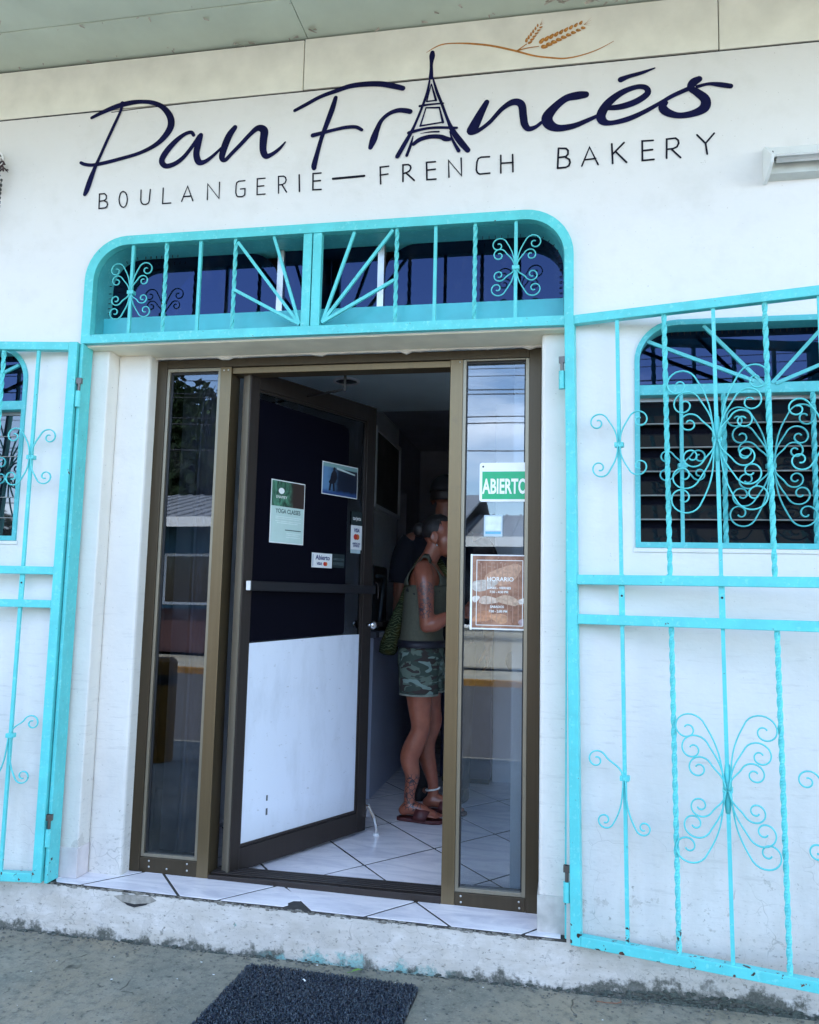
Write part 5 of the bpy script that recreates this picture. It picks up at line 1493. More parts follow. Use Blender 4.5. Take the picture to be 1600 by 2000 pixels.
# ---- the woman at the counter: faces right, her right arm towards us, elbow bent
WX, WY = -0.745, 1.385
wz = fz(WX)
wo_ = thing('person', 'person in olive tank top, camouflage shorts and dark red sandals standing inside the doorway', 'person', (WX, WY, wz))
M_skinw = skin_mat('tanned_skin', (0.36, 0.118, 0.068), (
    ((0.055, -0.262, 1.190), 0.060, 0, (0.050, 0.055, 0.070)), ((0.05, -0.262, 1.100), 0.050, 55, (0.03, 0.03, 0.05)), ((-0.02, -0.125, 0.150), 0.10, 42, (0.02, 0.02, 0.03))))
b_ = MB()
HZ = 0.022    # soles of the sandals lift her this much
def leg(s, hip, knee, ank, toe):
    hx, hy, hz = hip; kx, ky, kz = knee; ax, ay, az = ank
    limb(b_, [(hx, hy, hz, 0.088), (hx * .7 + kx * .3, hy * .7 + ky * .3, hz * .7 + kz * .3, 0.082), (hx * .3 + kx * .7, hy * .3 + ky * .7, hz * .3 + kz * .7, 0.062), (kx + .004, ky, kz + .03, 0.054), (kx, ky, kz - 0.02, 0.050),
              (kx - 0.028, ky, kz - 0.09, 0.054), (kx - 0.034 + (ax - kx) * .4, ky, kz - 0.16, 0.051), ((kx + ax) / 2 - 0.012, (ky + ay) / 2, (kz + az) / 2 - 0.05, 0.040), (ax, ay, az + 0.06, 0.030), (ax, ay, az, 0.031)], 16)
    # foot: heel, arch, ball, five toes
    d = Vector((toe[0] - ax, toe[1] - ay, 0)).normalized(); sd = Vector((-d.y, d.x, 0))
    heel = Vector((ax, ay, HZ + 0.030)) - d * 0.030
    limb(b_, [(*heel, 0.029), (ax, ay, HZ + 0.045, 0.036), *[(*(Vector((ax, ay, 0)) + d * t + Vector((0, 0, z))), r) for t, z, r in ((0.05, HZ + 0.040, 0.034), (0.095, HZ + 0.026, 0.028), (0.125, HZ + 0.020, 0.024))]], 12)
    base = Vector((ax, ay, HZ + 0.016)) + d * 0.115
    for i, (o, ln, r) in enumerate(((0.030, 0.052, 0.0115), (0.012, 0.052, 0.0085), (-0.003, 0.046, 0.008), (-0.017, 0.040, 0.0075), (-0.029, 0.030, 0.007))):
        o *= s
        p = base + sd * o
        b_.tube([p - d * 0.025, p + d * ln * 0.55, p + d * ln + Vector((0, 0, -0.005))], [r * 1.25, r, r * 0.85], 8); b_.ball(p + d * ln + Vector((0, 0, -0.005)), r * 0.9, 8, 6)
leg(1, (0.0, -0.085, 0.80), (0.012, -0.090, 0.478), (-0.035, -0.092, 0.085), (0.13, -0.105))
leg(-1, (0.005, 0.085, 0.80), (0.045, 0.090, 0.475), (0.060, 0.092, 0.090), (0.22, 0.10))
b_.loft([(0.0, 0, 0.76, 0.085, 0.15), (0.0, 0, 0.82, 0.112, 0.172), (-0.008, 0, 0.88, 0.108, 0.165), (-0.006, 0, 0.96, 0.092, 0.140), (0.0, 0, 1.04, 0.090, 0.132), (0.018, 0, 1.14, 0.104, 0.148), (0.024, 0, 1.22, 0.108, 0.158), (0.020, 0, 1.29, 0.088, 0.155), (0.016, 0, 1.335, 0.062, 0.120), (0.014, 0, 1.36, 0.046, 0.060)], 24)
limb(b_, [(0.006, 0, 1.325, 0.058), (0.032, 0, 1.38, 0.049), (0.066, 0, 1.445, 0.051)], 14)
wh = (0.088, 0.0, 1.498)
head(b_, wh, (1, -0.12, 0.0), 1.0)
# right arm: tattooed upper arm hanging, forearm reaching forward to the counter
limb(b_, [(0.024, -0.165, 1.305, 0.052), (0.040, -0.205, 1.255, 0.050), (0.050, -0.218, 1.17, 0.044), (0.056, -0.224, 1.08, 0.039), (0.058, -0.226, 1.015, 0.036)], 14)
limb(b_, [(0.058, -0.226, 1.018, 0.036), (0.095, -0.216, 1.026, 0.041), (0.15, -0.195, 1.055, 0.034), (0.235, -0.165, 1.085, 0.025)], 14)
hand(b_, (0.240, -0.163, 1.088), (0.95, 0.25, 0.12), (0.1, 0.9, -0.2), 0.168, 0.35, 1)
limb(b_, [(0.020, 0.165, 1.305, 0.052), (0.034, 0.205, 1.255, 0.048), (0.024, 0.220, 1.15, 0.041), (0.034, 0.224, 1.03, 0.035)], 14)
limb(b_, [(0.034, 0.224, 1.03, 0.035), (0.085, 0.205, 1.040, 0.039), (0.16, 0.165, 1.075, 0.032), (0.235, 0.115, 1.105, 0.024)], 14)
hand(b_, (0.240, 0.112, 1.108), (0.92, -0.35, 0.1), (0.1, -0.9, -0.2), 0.168, 0.35, -1)
fuse(b_, 'body', M_skinw, wo_, 0.0065, 3)
for s in (-1, 1):
    e = MB().ball((wh[0] + 0.083 + 0.012 * 0, wh[1] + s * 0.031 - 0.008, wh[2] + 0.000), 0.0105, 10, 8)
    e.build('eye', simple('eye_white', (0.65, 0.62, 0.58), 0.2, bump=0), wo_, smooth=True)
# tank top: body, deep arm holes, broad straps
M_olive = simple('olive_jersey', (0.095, 0.095, 0.065), 0.85, var=0.15, scale=80, bump=0.2)
tt = MB()
rings = [(-0.004, 0, 0.915, 0.124, 0.178), (-0.005, 0, 0.96, 0.112, 0.162), (0.0, 0, 1.04, 0.110, 0.150), (0.014, 0, 1.12, 0.120, 0.158), (0.022, 0, 1.19, 0.123, 0.164), (0.024, 0, 1.225, 0.120, 0.160)]
tt.loft(rings, 36, caps=False)
# chest and back panels narrowing to the shoulder straps
def panel(front):
    rows = []
    for i in range(9):
        t = i / 8
        z = 1.225 + 0.135 * t
        hw = 0.158 - 0.062 * min(1, t * 1.3) if not front else 0.140 - 0.065 * min(1, t * 1.3)
        xx = (0.142 - 0.098 * t ** 1.6 if front else -0.104 + 0.092 * t ** 1.8)
        row = []
        for j in range(11):
            s = -1 + 2 * j / 10
            dip = (0.075 if front else 0.03) * (1 - abs(s)) * max(0, t - 0.25)
            yy = s * hw
            curve = (yy / 0.165) ** 2 * 0.055 * (1 - t * 0.6)
            row.append((xx - (curve if front else -curve), yy, z - dip))
        rows.append(row)
    vs = [p for r in rows for p in r]
    tt.add(vs, [(i * 11 + j, i * 11 + j + 1, (i + 1) * 11 + j + 1, (i + 1) * 11 + j) for i in range(8) for j in range(10)])
panel(True); panel(False)
for s in (-1, 1):
    pts = [(0.050, s * 0.078, 1.352), (0.036, s * 0.080, 1.384), (0.010, s * 0.080, 1.388), (-0.012, s * 0.078, 1.356)]
    vs = []
    for p in pts: vs += [(p[0], p[1] - 0.026, p[2] + s * 0.010), (p[0], p[1] + 0.026, p[2] - s * 0.010)]
    tt.add(vs, [(2 * i, 2 * i + 1, 2 * i + 3, 2 * i + 2) for i in range(3)])
to = tt.build('tank_top', M_olive, wo_, smooth=True)
sm = to.modifiers.new('thick', 'SOLIDIFY'); sm.thickness = 0.005; sm.offset = 0
M_strap = simple('black_cotton', (0.015, 0.015, 0.018), 0.8)
bs_ = MB()
for s in (-1, 1):
    bs_.tube([(0.105, s * 0.118, 1.20), (0.05, s * 0.158, 1.178), (-0.02, s * 0.152, 1.185), (-0.07, s * 0.110, 1.205)], 0.008, 8, sq=(0.5, 1.6))
bs_.build('bra_edge', M_strap, wo_, smooth=True)
# camouflage shorts
camo = NT('camouflage_cloth')
k1 = camo.noise(camo.stretch(camo.obj, (1, 1, 1.8)), 11, 2, 0.4, 0.6); k2 = camo.noise(camo.stretch(camo.pos, (1, 1, 2.0)), 15, 2, 0.4, 0.6); k3 = camo.noise(camo.stretch(camo.pos, (1.2, 1, 2.4)), 9, 2, 0.4, 0.8)
cc = camo.mix(camo.ramp(k1, 0.49, 0.51), (0.050, 0.070, 0.058), (0.115, 0.155, 0.125))
cc = camo.mix(camo.ramp(k2, 0.54, 0.56), cc, (0.050, 0.040, 0.036))
cc = camo.mix(camo.ramp(k3, 0.56, 0.58), cc, (0.19, 0.27, 0.24))
camo.bsdf(cc, 0.85, 0, camo.bump(camo.noise(camo.obj, 14, 4), 0.5, 0.012), 0.2)
sh_ = MB()
sh_.loft([(0.0, 0, 0.74, 0.115, 0.168), (0.0, 0, 0.80, 0.130, 0.190), (-0.006, 0, 0.87, 0.124, 0.182), (-0.006, 0, 0.935, 0.112, 0.164)], 28)
for s, x in ((-1, 0.0), (1, 0.010)):
    sh_.loft([(x + 0.002, s * 0.094, 0.655, 0.104, 0.098), (x, s * 0.092, 0.71, 0.106, 0.098), (x * .6, s * 0.088, 0.80, 0.112, 0.098)], 24)
shorts = fuse(sh_, 'shorts', camo.m, wo_, 0.008, 3)
hem = MB()
for s, x in ((-1, 0.0), (1, 0.010)):
    hem.loft([(x + 0.002, s * 0.094, 0.648, 0.1045, 0.099), (x + 0.002, s * 0.094, 0.658, 0.1055, 0.0995)], 30, caps=False)
hem.build('hem', simple('frayed_hem', (0.22, 0.24, 0.20), 0.9, var=0.3), shorts, smooth=True)
bl_ = MB().loft([(-0.006, 0, 0.895, 0.1275, 0.184), (-0.006, 0, 0.932, 0.1215, 0.174)], 36, caps=False)
blo = bl_.build('belt', simple('dark_belt', (0.018, 0.018, 0.028), 0.5), wo_, smooth=True)
bsm = blo.modifiers.new('thick', 'SOLIDIFY'); bsm.thickness = 0.004; bsm.offset = 1
# hair: dark cap drawn back in rows to a knot
M_hair = simple('dark_hair', (0.018, 0.014, 0.014), 0.45, var=0.4, scale=90, bump=0.5)
hh = MB()
hc = Vector(wh)
def hairf(d):
    # leave face and ear free
    return d
vs, fs, n, m = [], [], 28, 14
for j in range(m + 1):
    ph = PI * 0.66 * j / m
    for i in range(n):
        th = 2 * PI * i / n
        x, y, z = math.sin(ph) * math.cos(th), math.sin(ph) * math.sin(th), math.cos(ph)
        lim = 1.0
        if x > 0.15 and z < 0.62 - 0.1 * abs(y): lim = 0.90
        rr = 1.0 + 0.020 * math.sin(th * 14 + 3 * z)
        vs.append((hc.x - 0.014 + 0.0965 * x * rr * lim, hc.y + 0.0785 * y * rr * lim, hc.z + 0.032 + 0.0905 * z * rr * lim))
for j in range(m):
    for i in range(n):
        i2 = (i + 1) % n
        fs.append((j * n + i, (j + 1) * n + i, (j + 1) * n + i2, j * n + i2))
hh.add(vs, fs)
hh.ball((hc.x - 0.115, hc.y, hc.z + 0.035), (0.040, 0.042, 0.042), 14, 10)
for k in range(7):
    y0 = -0.06 + 0.02 * k
    hh.tube([(hc.x - 0.05 + math.sqrt(max(0, 1 - (y0 / 0.08) ** 2)) * 0.10, hc.y + y0, hc.z + 0.075 - abs(y0) * .4), (hc.x, hc.y + y0, hc.z + 0.122 - abs(y0) * 0.55), (hc.x - 0.07, hc.y + y0 * 0.8, hc.z + 0.095 - abs(y0) * 0.5), (hc.x - 0.11, hc.y + y0 * 0.3, hc.z + 0.05)], 0.006, 6)
hh.build('hair', M_hair, wo_, smooth=True)
MB().tube([(hc.x - 0.006, hc.y - 0.087, hc.z - 0.048), (hc.x - 0.004, hc.y - 0.089, hc.z - 0.060)], 0.005, 6).build('earring', M_chrome, wo_, smooth=True)
# sandals and anklet
M_sandal = simple('dark_red_leather', (0.085, 0.018, 0.018), 0.5, var=0.2)
def sandal(ax, ay, tx, ty, s):
    d = Vector((tx - ax, ty - ay, 0)).normalized(); sd = Vector((-d.y, d.x, 0)) * s
    outl = [(-0.068, 0.0), (-0.060, 0.026), (-0.02, 0.033), (0.04, 0.032), (0.10, 0.044), (0.145, 0.044), (0.178, 0.028), (0.188, 0.004), (0.172, -0.026), (0.135, -0.043), (0.08, -0.041), (0.02, -0.032), (-0.04, -0.030), (-0.062, -0.020)]
    poly = [(ax + d.x * a + sd.x * b, ay + d.y * a + sd.y * b) for a, b in outl]
    if s < 0: poly.reverse()
    o = MB().slab(poly, 0.001, 0.019).build('sandal', M_sandal, wo_, bevel=0.004)
    st = MB(); vs = []
    m_ = 12
    for w in (0.028, 0.062, 0.098):
        for i in range(m_ + 1):
            a = PI * i / m_
            hgt = 0.066 - 0.022 * (w - 0.028) / 0.07
            p = Vector((ax, ay, 0.016)) + d * (w + 0.018 * math.sin(a)) + sd * (-math.cos(a)) * 0.047 + Vector((0, 0, math.sin(a) ** 0.8 * hgt))
            vs.append(p)
    st.add(vs, [(r_ * (m_ + 1) + i, r_ * (m_ + 1) + i + 1, (r_ + 1) * (m_ + 1) + i + 1, (r_ + 1) * (m_ + 1) + i) for r_ in range(2) for i in range(m_)])
    so_ = st.build('strap', M_sandal, o, smooth=True)
    q = so_.modifiers.new('thick', 'SOLIDIFY'); q.thickness = 0.004; q.offset = 1
sandal(-0.035, -0.092, 0.13, -0.105, 1)
sandal(0.060, 0.092, 0.22, 0.10, -1)
ank = MB()
ank.tube([(0.060 + 0.039 * math.cos(t), 0.092 + 0.037 * math.sin(t), 0.128 + 0.008 * math.cos(t)) for t in [2 * PI * k / 20 for k in range(21)]], 0.0045, 6)
ank.build('anklet', simple('white_beads', (0.75, 0.74, 0.70), 0.4, var=0.2, scale=200), wo_, smooth=True)

# ---- her shoulder bag, held up by its own wide strap
bagm = NT('patterned_green_cloth')
bv = bagm.vor(bagm.stretch(bagm.obj, (1, 1, 1)), 26, 'DISTANCE_TO_EDGE').outputs['Distance']
bw = bagm.n('ShaderNodeTexWave'); bw.wave_type = 'RINGS'; bw.inputs['Scale'].default_value = 22; bw.inputs['Distortion'].default_value = 14; bw.inputs['Detail'].default_value = 2
bagm.l(bagm.obj, bw.inputs['Vector'])
bc_ = bagm.mix(bagm.ramp(bagm.noise(bagm.obj, 8, 2), 0.45, 0.55), (0.018, 0.026, 0.010), (0.052, 0.045, 0.008))
bc_ = bagm.mix(bagm.math('MULTIPLY', bagm.ramp(bw.outputs['Fac'], 0.70, 0.80), 0.7), bc_, (0.12, 0.15, 0.075))
bagm.bsdf(bc_, 0.8, 0, bagm.bump(bagm.noise(bagm.obj, 40, 3), 0.3, 0.004), 0.2)
bg = thing('shoulder_bag', 'green patterned cloth shoulder bag hanging at the back of the person in camouflage shorts', 'bag', (WX - 0.165, WY - 0.03, wz + 0.845))
bb = MB()
bb.loft([(-0.022, 0.03, 0.0, 0.030, 0.035), (-0.026, 0.03, 0.015, 0.050, 0.055), (-0.016, 0.03, 0.07, 0.052, 0.060), (0.006, 0.03, 0.15, 0.042, 0.050), (0.026, 0.04, 0.225, 0.034, 0.036), (0.046, 0.05, 0.290, 0.026, 0.024)], 20)
bb.build('pouch', bagm.m, bg, smooth=True)
sp_ = [(0.034, 0.045, 0.25), (0.058, 0.06, 0.33), (0.082, 0.085, 0.41), (0.108, 0.11, 0.48), (0.150, 0.118, 0.540), (0.190, 0.118, 0.548), (0.235, 0.115, 0.51), (0.295, 0.10, 0.40), (0.300, 0.08, 0.30)]
MB().tube(spline(sp_, 4), 0.020, 8, sq=(0.35, 1.2)).build('strap', bagm.m, bg, smooth=True)

# ---- the tall man behind her, seen from the back
MX, MY = -0.690, 1.78
mz = fz(MX)
mo = thing('person', 'tall person in navy t-shirt and dark cap standing behind the camouflage shorts', 'person', (MX, MY, mz))
M_skinm = skin_mat('brown_skin', (0.27, 0.115, 0.072))
b_ = MB()
k = 1.06
b_.loft([(0, 0, 0.86, 0.155, 0.105), (0, 0, 0.98, 0.160, 0.115), (0, 0, 1.12, 0.158, 0.112), (0, 0, 1.28, 0.175, 0.120), (0, 0, 1.43, 0.190, 0.118), (0, 0.0, 1.52, 0.180, 0.095), (0, 0, 1.575, 0.110, 0.070), (0, 0, 1.605, 0.066, 0.060)], 24)
limb(b_, [(0, -0.005, 1.55, 0.068), (0, 0.005, 1.63, 0.062), (0, 0.015, 1.70, 0.062)], 14)
mh = (0.0, 0.022, 1.775)
head(b_, mh, (0.25, 1, 0), 1.08)
for s in (-1, 1):
    limb(b_, [(s * 0.195, 0, 1.49, 0.064), (s * 0.232, 0, 1.42, 0.060), (s * 0.250, -0.005, 1.32, 0.052), (s * 0.262, -0.005, 1.20, 0.044), (s * 0.264, 0.0, 1.145, 0.041)], 14)
    limb(b_, [(s * 0.264, 0.0, 1.15, 0.041), (s * 0.268, 0.02, 1.08, 0.044), (s * 0.266, 0.055, 0.99, 0.036), (s * 0.262, 0.085, 0.905, 0.028)], 14)
    hand(b_, (s * 0.262, 0.087, 0.90), (0.0, 0.25, -0.95), (-s, 0.1, 0.0), 0.19, 0.28, -s)
    limb(b_, [(s * 0.095, 0, 0.90, 0.095), (s * 0.10, 0.005, 0.72, 0.083), (s * 0.102, 0.01, 0.53, 0.060), (s * 0.102, -0.01, 0.38, 0.058), (s * 0.104, -0.005, 0.20, 0.042), (s * 0.105, 0, 0.09, 0.040)], 14)
    limb(b_, [(s * 0.107, -0.035, 0.055, 0.036), (s * 0.11, 0.05, 0.05, 0.040), (s * 0.115, 0.13, 0.035, 0.036), (s * 0.118, 0.18, 0.03, 0.028)], 12)
fuse(b_, 'body', M_skinm, mo, 0.0085, 3)
for s in (-1, 1):
    MB().ball((mh[0] + 0.022 + s * 0.033, mh[1] + 0.088, mh[2]), 0.011, 10, 8).build('eye', simple('eye_white', (0.65, 0.62, 0.58), 0.2, bump=0), mo, smooth=True)
M_navy = simple('navy_jersey', (0.006, 0.007, 0.016), 0.85, var=0.25, scale=25, bump=0.25)
ts = MB()
ts.loft([(0, 0, 0.90, 0.185, 0.135), (0, 0, 1.05, 0.182, 0.136), (0, 0, 1.20, 0.184, 0.136), (0, 0, 1.34, 0.200, 0.140), (0, 0, 1.45, 0.212, 0.136), (0, 0, 1.54, 0.186, 0.106), (0, 0, 1.595, 0.100, 0.084), (0, 0, 1.615, 0.078, 0.076)], 28)
for s in (-1, 1):
    q = [(s * 0.185, 0, 1.495, 0.082), (s * 0.236, 0, 1.42, 0.080), (s * 0.258, -0.004, 1.33, 0.074), (s * 0.268, -0.005, 1.245, 0.070)]
    q = spline(q, 4); ts.tube([p[:3] for p in q], [p[3] for p in q], 16)
tee = fuse(ts, 'tshirt', M_navy, mo, 0.009, 3)
lg = MB()
lg.add([(-0.168, -0.146, 1.285), (-0.146, -0.146, 1.285), (-0.142, -0.146, 1.300), (-0.150, -0.146, 1.312), (-0.156, -0.146, 1.302), (-0.166, -0.146, 1.306)], [(0, 1, 2, 3, 4, 5)])
lg.build('badge', M_white, tee)
M_trous = simple('black_trousers', (0.012, 0.012, 0.016), 0.8, var=0.2, scale=20, bump=0.2)
tr_ = MB()
tr_.loft([(0, 0, 0.82, 0.175, 0.125), (0, 0, 0.90, 0.178, 0.128), (0, 0, 0.99, 0.170, 0.124)], 24)
for s in (-1, 1):
    q = spline([(s * 0.094, 0, 0.90, 0.104), (s * 0.10, 0.005, 0.70, 0.096), (s * 0.103, 0.008, 0.50, 0.080), (s * 0.105, -0.004, 0.28, 0.072), (s * 0.106, 0.0, 0.075, 0.066)], 4)
    tr_.tube([p[:3] for p in q], [p[3] for p in q], 16)
fuse(tr_, 'trousers', M_trous, mo, 0.010, 3)
for s in (-1, 1):
    q = MB(); q.loft([(s * 0.112, 0.06, 0.001, 0.048, 0.145), (s * 0.112, 0.06, 0.022, 0.050, 0.148), (s * 0.112, 0.05, 0.055, 0.046, 0.128), (s * 0.110, 0.02, 0.085, 0.044, 0.085)], 20)
    q.build('shoe', M_black, mo, smooth=True)
M_cap = simple('black_cap', (0.006, 0.006, 0.010), 0.8, var=0.2, scale=60, bump=0.2)
cp = MB()
vs, fs, n, m = [], [], 28, 10
for j in range(m + 1):
    ph = PI * 0.53 * j / m
    for i in range(n):
        th = 2 * PI * i / n
        vs.append((mh[0] + 0.094 * math.sin(ph) * math.cos(th), mh[1] - 0.008 + 0.112 * math.sin(ph) * math.sin(th), mh[2] + 0.030 + 0.098 * math.cos(ph)))
for j in range(m):
    for i in range(n):
        i2 = (i + 1) % n
        fs.append((j * n + i, (j + 1) * n + i, (j + 1) * n + i2, j * n + i2))
cp.add(vs, fs)
# peak
pk = []
for i in range(13):
    a = PI * (0.12 + 0.76 * i / 12)
    pk.append((mh[0] + 0.025 + 0.080 * math.cos(a), mh[1] + 0.085 + 0.085 * math.sin(a), mh[2] + 0.030 - 0.012 * math.sin(a)))
base = [(mh[0] + 0.015 + 0.085 * math.cos(PI * (0.12 + 0.76 * i / 12)), mh[1] + 0.085 * math.sin(PI * (0.12 + 0.76 * i / 12)), mh[2] + 0.036) for i in range(13)]
cp.add(base + pk, [(i, i + 1, 14 + i, 13 + i) for i in range(12)])
co = cp.build('cap', M_cap, mo, smooth=True)
q = co.modifiers.new('thick', 'SOLIDIFY'); q.thickness = 0.004; q.offset = 1
MB().tube([(mh[0] + 0.088 * math.cos(t), mh[1] - 0.008 + 0.105 * math.sin(t), mh[2] - 0.005) for t in [PI + PI * k / 12 for k in range(13)]], [0.012] * 13, 8, sq=(0.5, 2.4)).build('hair', M_hair, mo, smooth=True)

# ================================================================== on the pavement
mat_ = thing('doormat', 'dark blue-black looped doormat on the pavement before the step', 'doormat', (-0.80, -0.40, 0.003), R(-2.0))
def rr2(x0, x1, y0, y1, r):
    return [(a, b) for a, b in rrect(x0, x1, y0, y1, r, 5)]
MB().slab(rr2(-0.315, 0.315, -0.38, 0.300, 0.035), 0.0, 0.006).build('backing', M_black, mat_)
lp = MB()
for i in range(15000):
    x = random.uniform(-0.312, 0.312); y = random.uniform(-0.26, 0.297)
    if math.hypot(max(0, abs(x) - 0.28), max(0, y - 0.265)) > 0.034: continue
    a = random.uniform(0, 2 * PI); l = random.uniform(0.006, 0.013); h = random.uniform(0.006, 0.013); w = 0.0016
    dx, dy = math.cos(a) * l, math.sin(a) * l; nx_, ny_ = -math.sin(a) * w, math.cos(a) * w
    z0 = 0.006
    b0 = len(lp.v)
    for t, zz in ((-0.5, 0), (-0.22, h * 0.9), (0.22, h), (0.5, random.uniform(0, h * 0.6))):
        lp.v.append((x + dx * t - nx_, y + dy * t - ny_, z0 + zz)); lp.v.append((x + dx * t + nx_, y + dy * t + ny_, z0 + zz))
    for q in range(3):
        lp.f.append([b0 + 2 * q, b0 + 2 * q + 1, b0 + 2 * q + 3, b0 + 2 * q + 2]); lp.mi.append(0)
matm = NT('navy_vinyl_loops')
mc = matm.mix(matm.ramp(matm.noise(matm.obj, 150, 3), 0.44, 0.66), (0.008, 0.013, 0.030), (0.070, 0.100, 0.120))
matm.bsdf(mc, 0.40, 0, None, 0.5)
tag(lp.build('loops', matm.m, mat_, recalc=False), kind='stuff')
M_leaf = simple('green_leaf', (0.12, 0.26, 0.035), 0.5)
lf = thing('fallen_leaf', 'small green leaf lying between the doormat and the step', 'leaf', (-0.715, -0.045, 0.006), 0.5)
MB().add([(-0.022, 0, 0.002), (-0.008, 0.008, 0.006), (0.008, 0.008, 0.008), (0.024, 0, 0.004), (0.008, -0.008, 0.010), (-0.008, -0.008, 0.008)], [(0, 1, 4, 5), (1, 2, 3, 4)]).build('blade', M_leaf, lf, recalc=False)
MB().tube([(-0.022, 0, 0.002), (-0.034, 0.003, 0.001)], 0.0009, 5).build('stalk', M_leaf, lf)
ps = thing('paper_scrap', 'small curled white paper scrap on the doormat', 'scrap', (-0.868, -0.185, 0.022), R(-35))
MB().add([(-0.010, -0.003, 0), (-0.003, -0.003, 0.004), (0.004, -0.003, 0.004), (0.011, -0.003, 0.001), (0.011, 0.003, 0.001), (0.004, 0.003, 0.005), (-0.003, 0.003, 0.004), (-0.010, 0.003, 0)], [(0, 1, 6, 7), (1, 2, 5, 6), (2, 3, 4, 5)]).build('strip', M_paper, ps, recalc=False)
tw = thing('dry_twig', 'thin curved brown twig on the pavement below the right-hand gate', 'twig', (0.17, -0.06, 0.006))
MB().tube([(-0.05, 0, 0.0), (-0.02, -0.008, 0.002), (0.015, -0.006, 0.003), (0.03, 0.006, 0.003), (0.028, 0.02, 0.002)], 0.0016, 6).build('stem', simple('twig_brown', (0.22, 0.10, 0.06), 0.8), tw, smooth=True)
# crumbs, paint chips and grit at the foot of the wall
gr = MB()
for i in range(900):
    x = random.uniform(-2.9, 1.2); y = -abs(random.gauss(0, 0.05)) - 0.002 if random.random() < 0.7 else random.uniform(-0.7, -0.01)
    r = random.uniform(0.0012, 0.0045)
    gr.ball((x, y, 0.004), (r * random.uniform(1, 1.8), r, r * 0.7), 5, 3)
tag(gr.build('grit', simple('grit', (0.13, 0.13, 0.115), 0.9, var=0.5, scale=90)), 'loose dark grit and crumbs scattered along the foot of the wall', 'grit', kind='stuff')
wc = MB()
for i in range(46):
    x = random.uniform(-2.6, 1.1); y = random.uniform(-0.55, -0.02); a = random.uniform(0, PI); l = random.uniform(0.002, 0.006)
    wc.add([(x + l * math.cos(a + t), y + 0.7 * l * math.sin(a + t), 0.0065 + 0.001 * math.sin(3 * t)) for t in (0, 1.3, 2.6, 4.1, 5.2)], [(0, 1, 2, 3, 4)])
tag(wc.build('paint_chips', M_paper, None, recalc=False), 'tiny white paint chips strewn over the pavement', 'paint chips', kind='stuff')
# mossy, crumbled render spilling out at the wall's foot
mo_ = MB()
for i in range(900):
    x = random.gauss(0.50, 0.24) if random.random() < 0.6 else random.uniform(-2.5, 1.1)
    hgt = 0.030 * math.exp(-((x - 0.45) / 0.28) ** 2) + 0.008
    z = random.uniform(0, 1) ** 2 * hgt; r = random.choice((0.0015, 0.0025, 0.004, 0.006))
    mo_.ball((x, -0.001 - 0.010 * (1 - z / hgt), z), (r * random.uniform(1, 2.6), r * 0.6, r * random.uniform(0.5, 1)), 6, 4)
tag(mo_.build('mossy_crust', simple('mossy_crust', (0.060, 0.072, 0.062), 0.95, var=0.5, scale=70, bump=0.6), bak), kind='stuff')
# ================================================================== across the street (seen in the panes)
M_hblue = simple('blue_house_paint', (0.022, 0.085, 0.13), 0.7, var=0.15, scale=2)
M_hbase = simple('dark_red_base_paint', (0.055, 0.022, 0.02), 0.7, var=0.2, scale=2)
M_hbeige = simple('beige_house_paint', (0.40, 0.37, 0.30), 0.7, var=0.1, scale=2)
M_zinc = simple('zinc_sheet', (0.22, 0.23, 0.24), 0.5, 0.3, var=0.15, scale=2)
M_fascia = simple('white_fascia', (0.70, 0.70, 0.68), 0.6, var=0.06)
def house(name, label, x0, x1, y0, y1, h, wallm, basem, ridge, openings):
    t = thing(name, label, 'house', ((x0 + x1) / 2, y0, 0.03))
    cx = (x0 + x1) / 2
    B('wall', wallm, t, (x0 - cx, x1 - cx, y1 - y0, 0.0, 0.95, h))
    B('base', basem, t, (x0 - cx - 0.01, x1 - cx + 0.01, y1 - y0 - 0.01, 0.012, 0.0, 0.949))
    e = 0.9
    rf = MB()
    ym = (y1 - y0) / 2
    w = (x1 - x0) / 2 + 0.3
    rf.add([(-w, e, h - 0.02), (w, e, h - 0.02), (w, ym, h + ridge), (-w, ym, h + ridge), (-w, y1 - y0 - e, h - 0.02), (w, y1 - y0 - e, h - 0.02)], [(0, 1, 2, 3), (3, 2, 5, 4)])
    ro = rf.build('roof', M_zinc, t)
    q = ro.modifiers.new('thick', 'SOLIDIFY'); q.thickness = 0.05; q.offset = 1
    rib = MB()
    for i in range(int(w * 2 / 0.35)):
        x = -w + 0.1 + i * 0.35
        rib.bar((x, e - 0.02, h + 0.045), (x, ym, h + ridge + 0.065), 0.05, 0.04, up=(0, 0, 1))
    tag(rib.build('roof_rib', M_zinc, ro), kind='stuff')
    B('fascia', M_fascia, t, (-w, w, e + 0.001, e + 0.03, h - 0.16, h + 0.05))
    for (kind, a, b, za, zb) in openings:
        fo = B(kind, M_fascia if kind == 'window' else M_bronze_dark, t, (a - cx - 0.06, b - cx + 0.06, 0.0125, 0.05, za - 0.06, zb + 0.06))
        B('pane' if kind == 'window' else 'leaf', M_louvre if kind == 'window' else M_hbase, fo, (a - cx, b - cx, 0.0505, 0.06, za, zb))
    return t
house('house', 'blue house with dark red base and low zinc roof across the street', -11.0, -2.2, -13.2, -20, 2.85, M_hblue, M_hbase, 1.0, [('door', -5.2, -4.3, 0.1, 2.15), ('window', -8.6, -7.2, 1.1, 2.1), ('window', -3.8, -2.9, 1.1, 2.1)])
M_porch_shade = simple('porch_shade_brown', (0.050, 0.042, 0.042), 0.7, var=0.15, scale=2)  # porch shade put into the dark brown wall colour
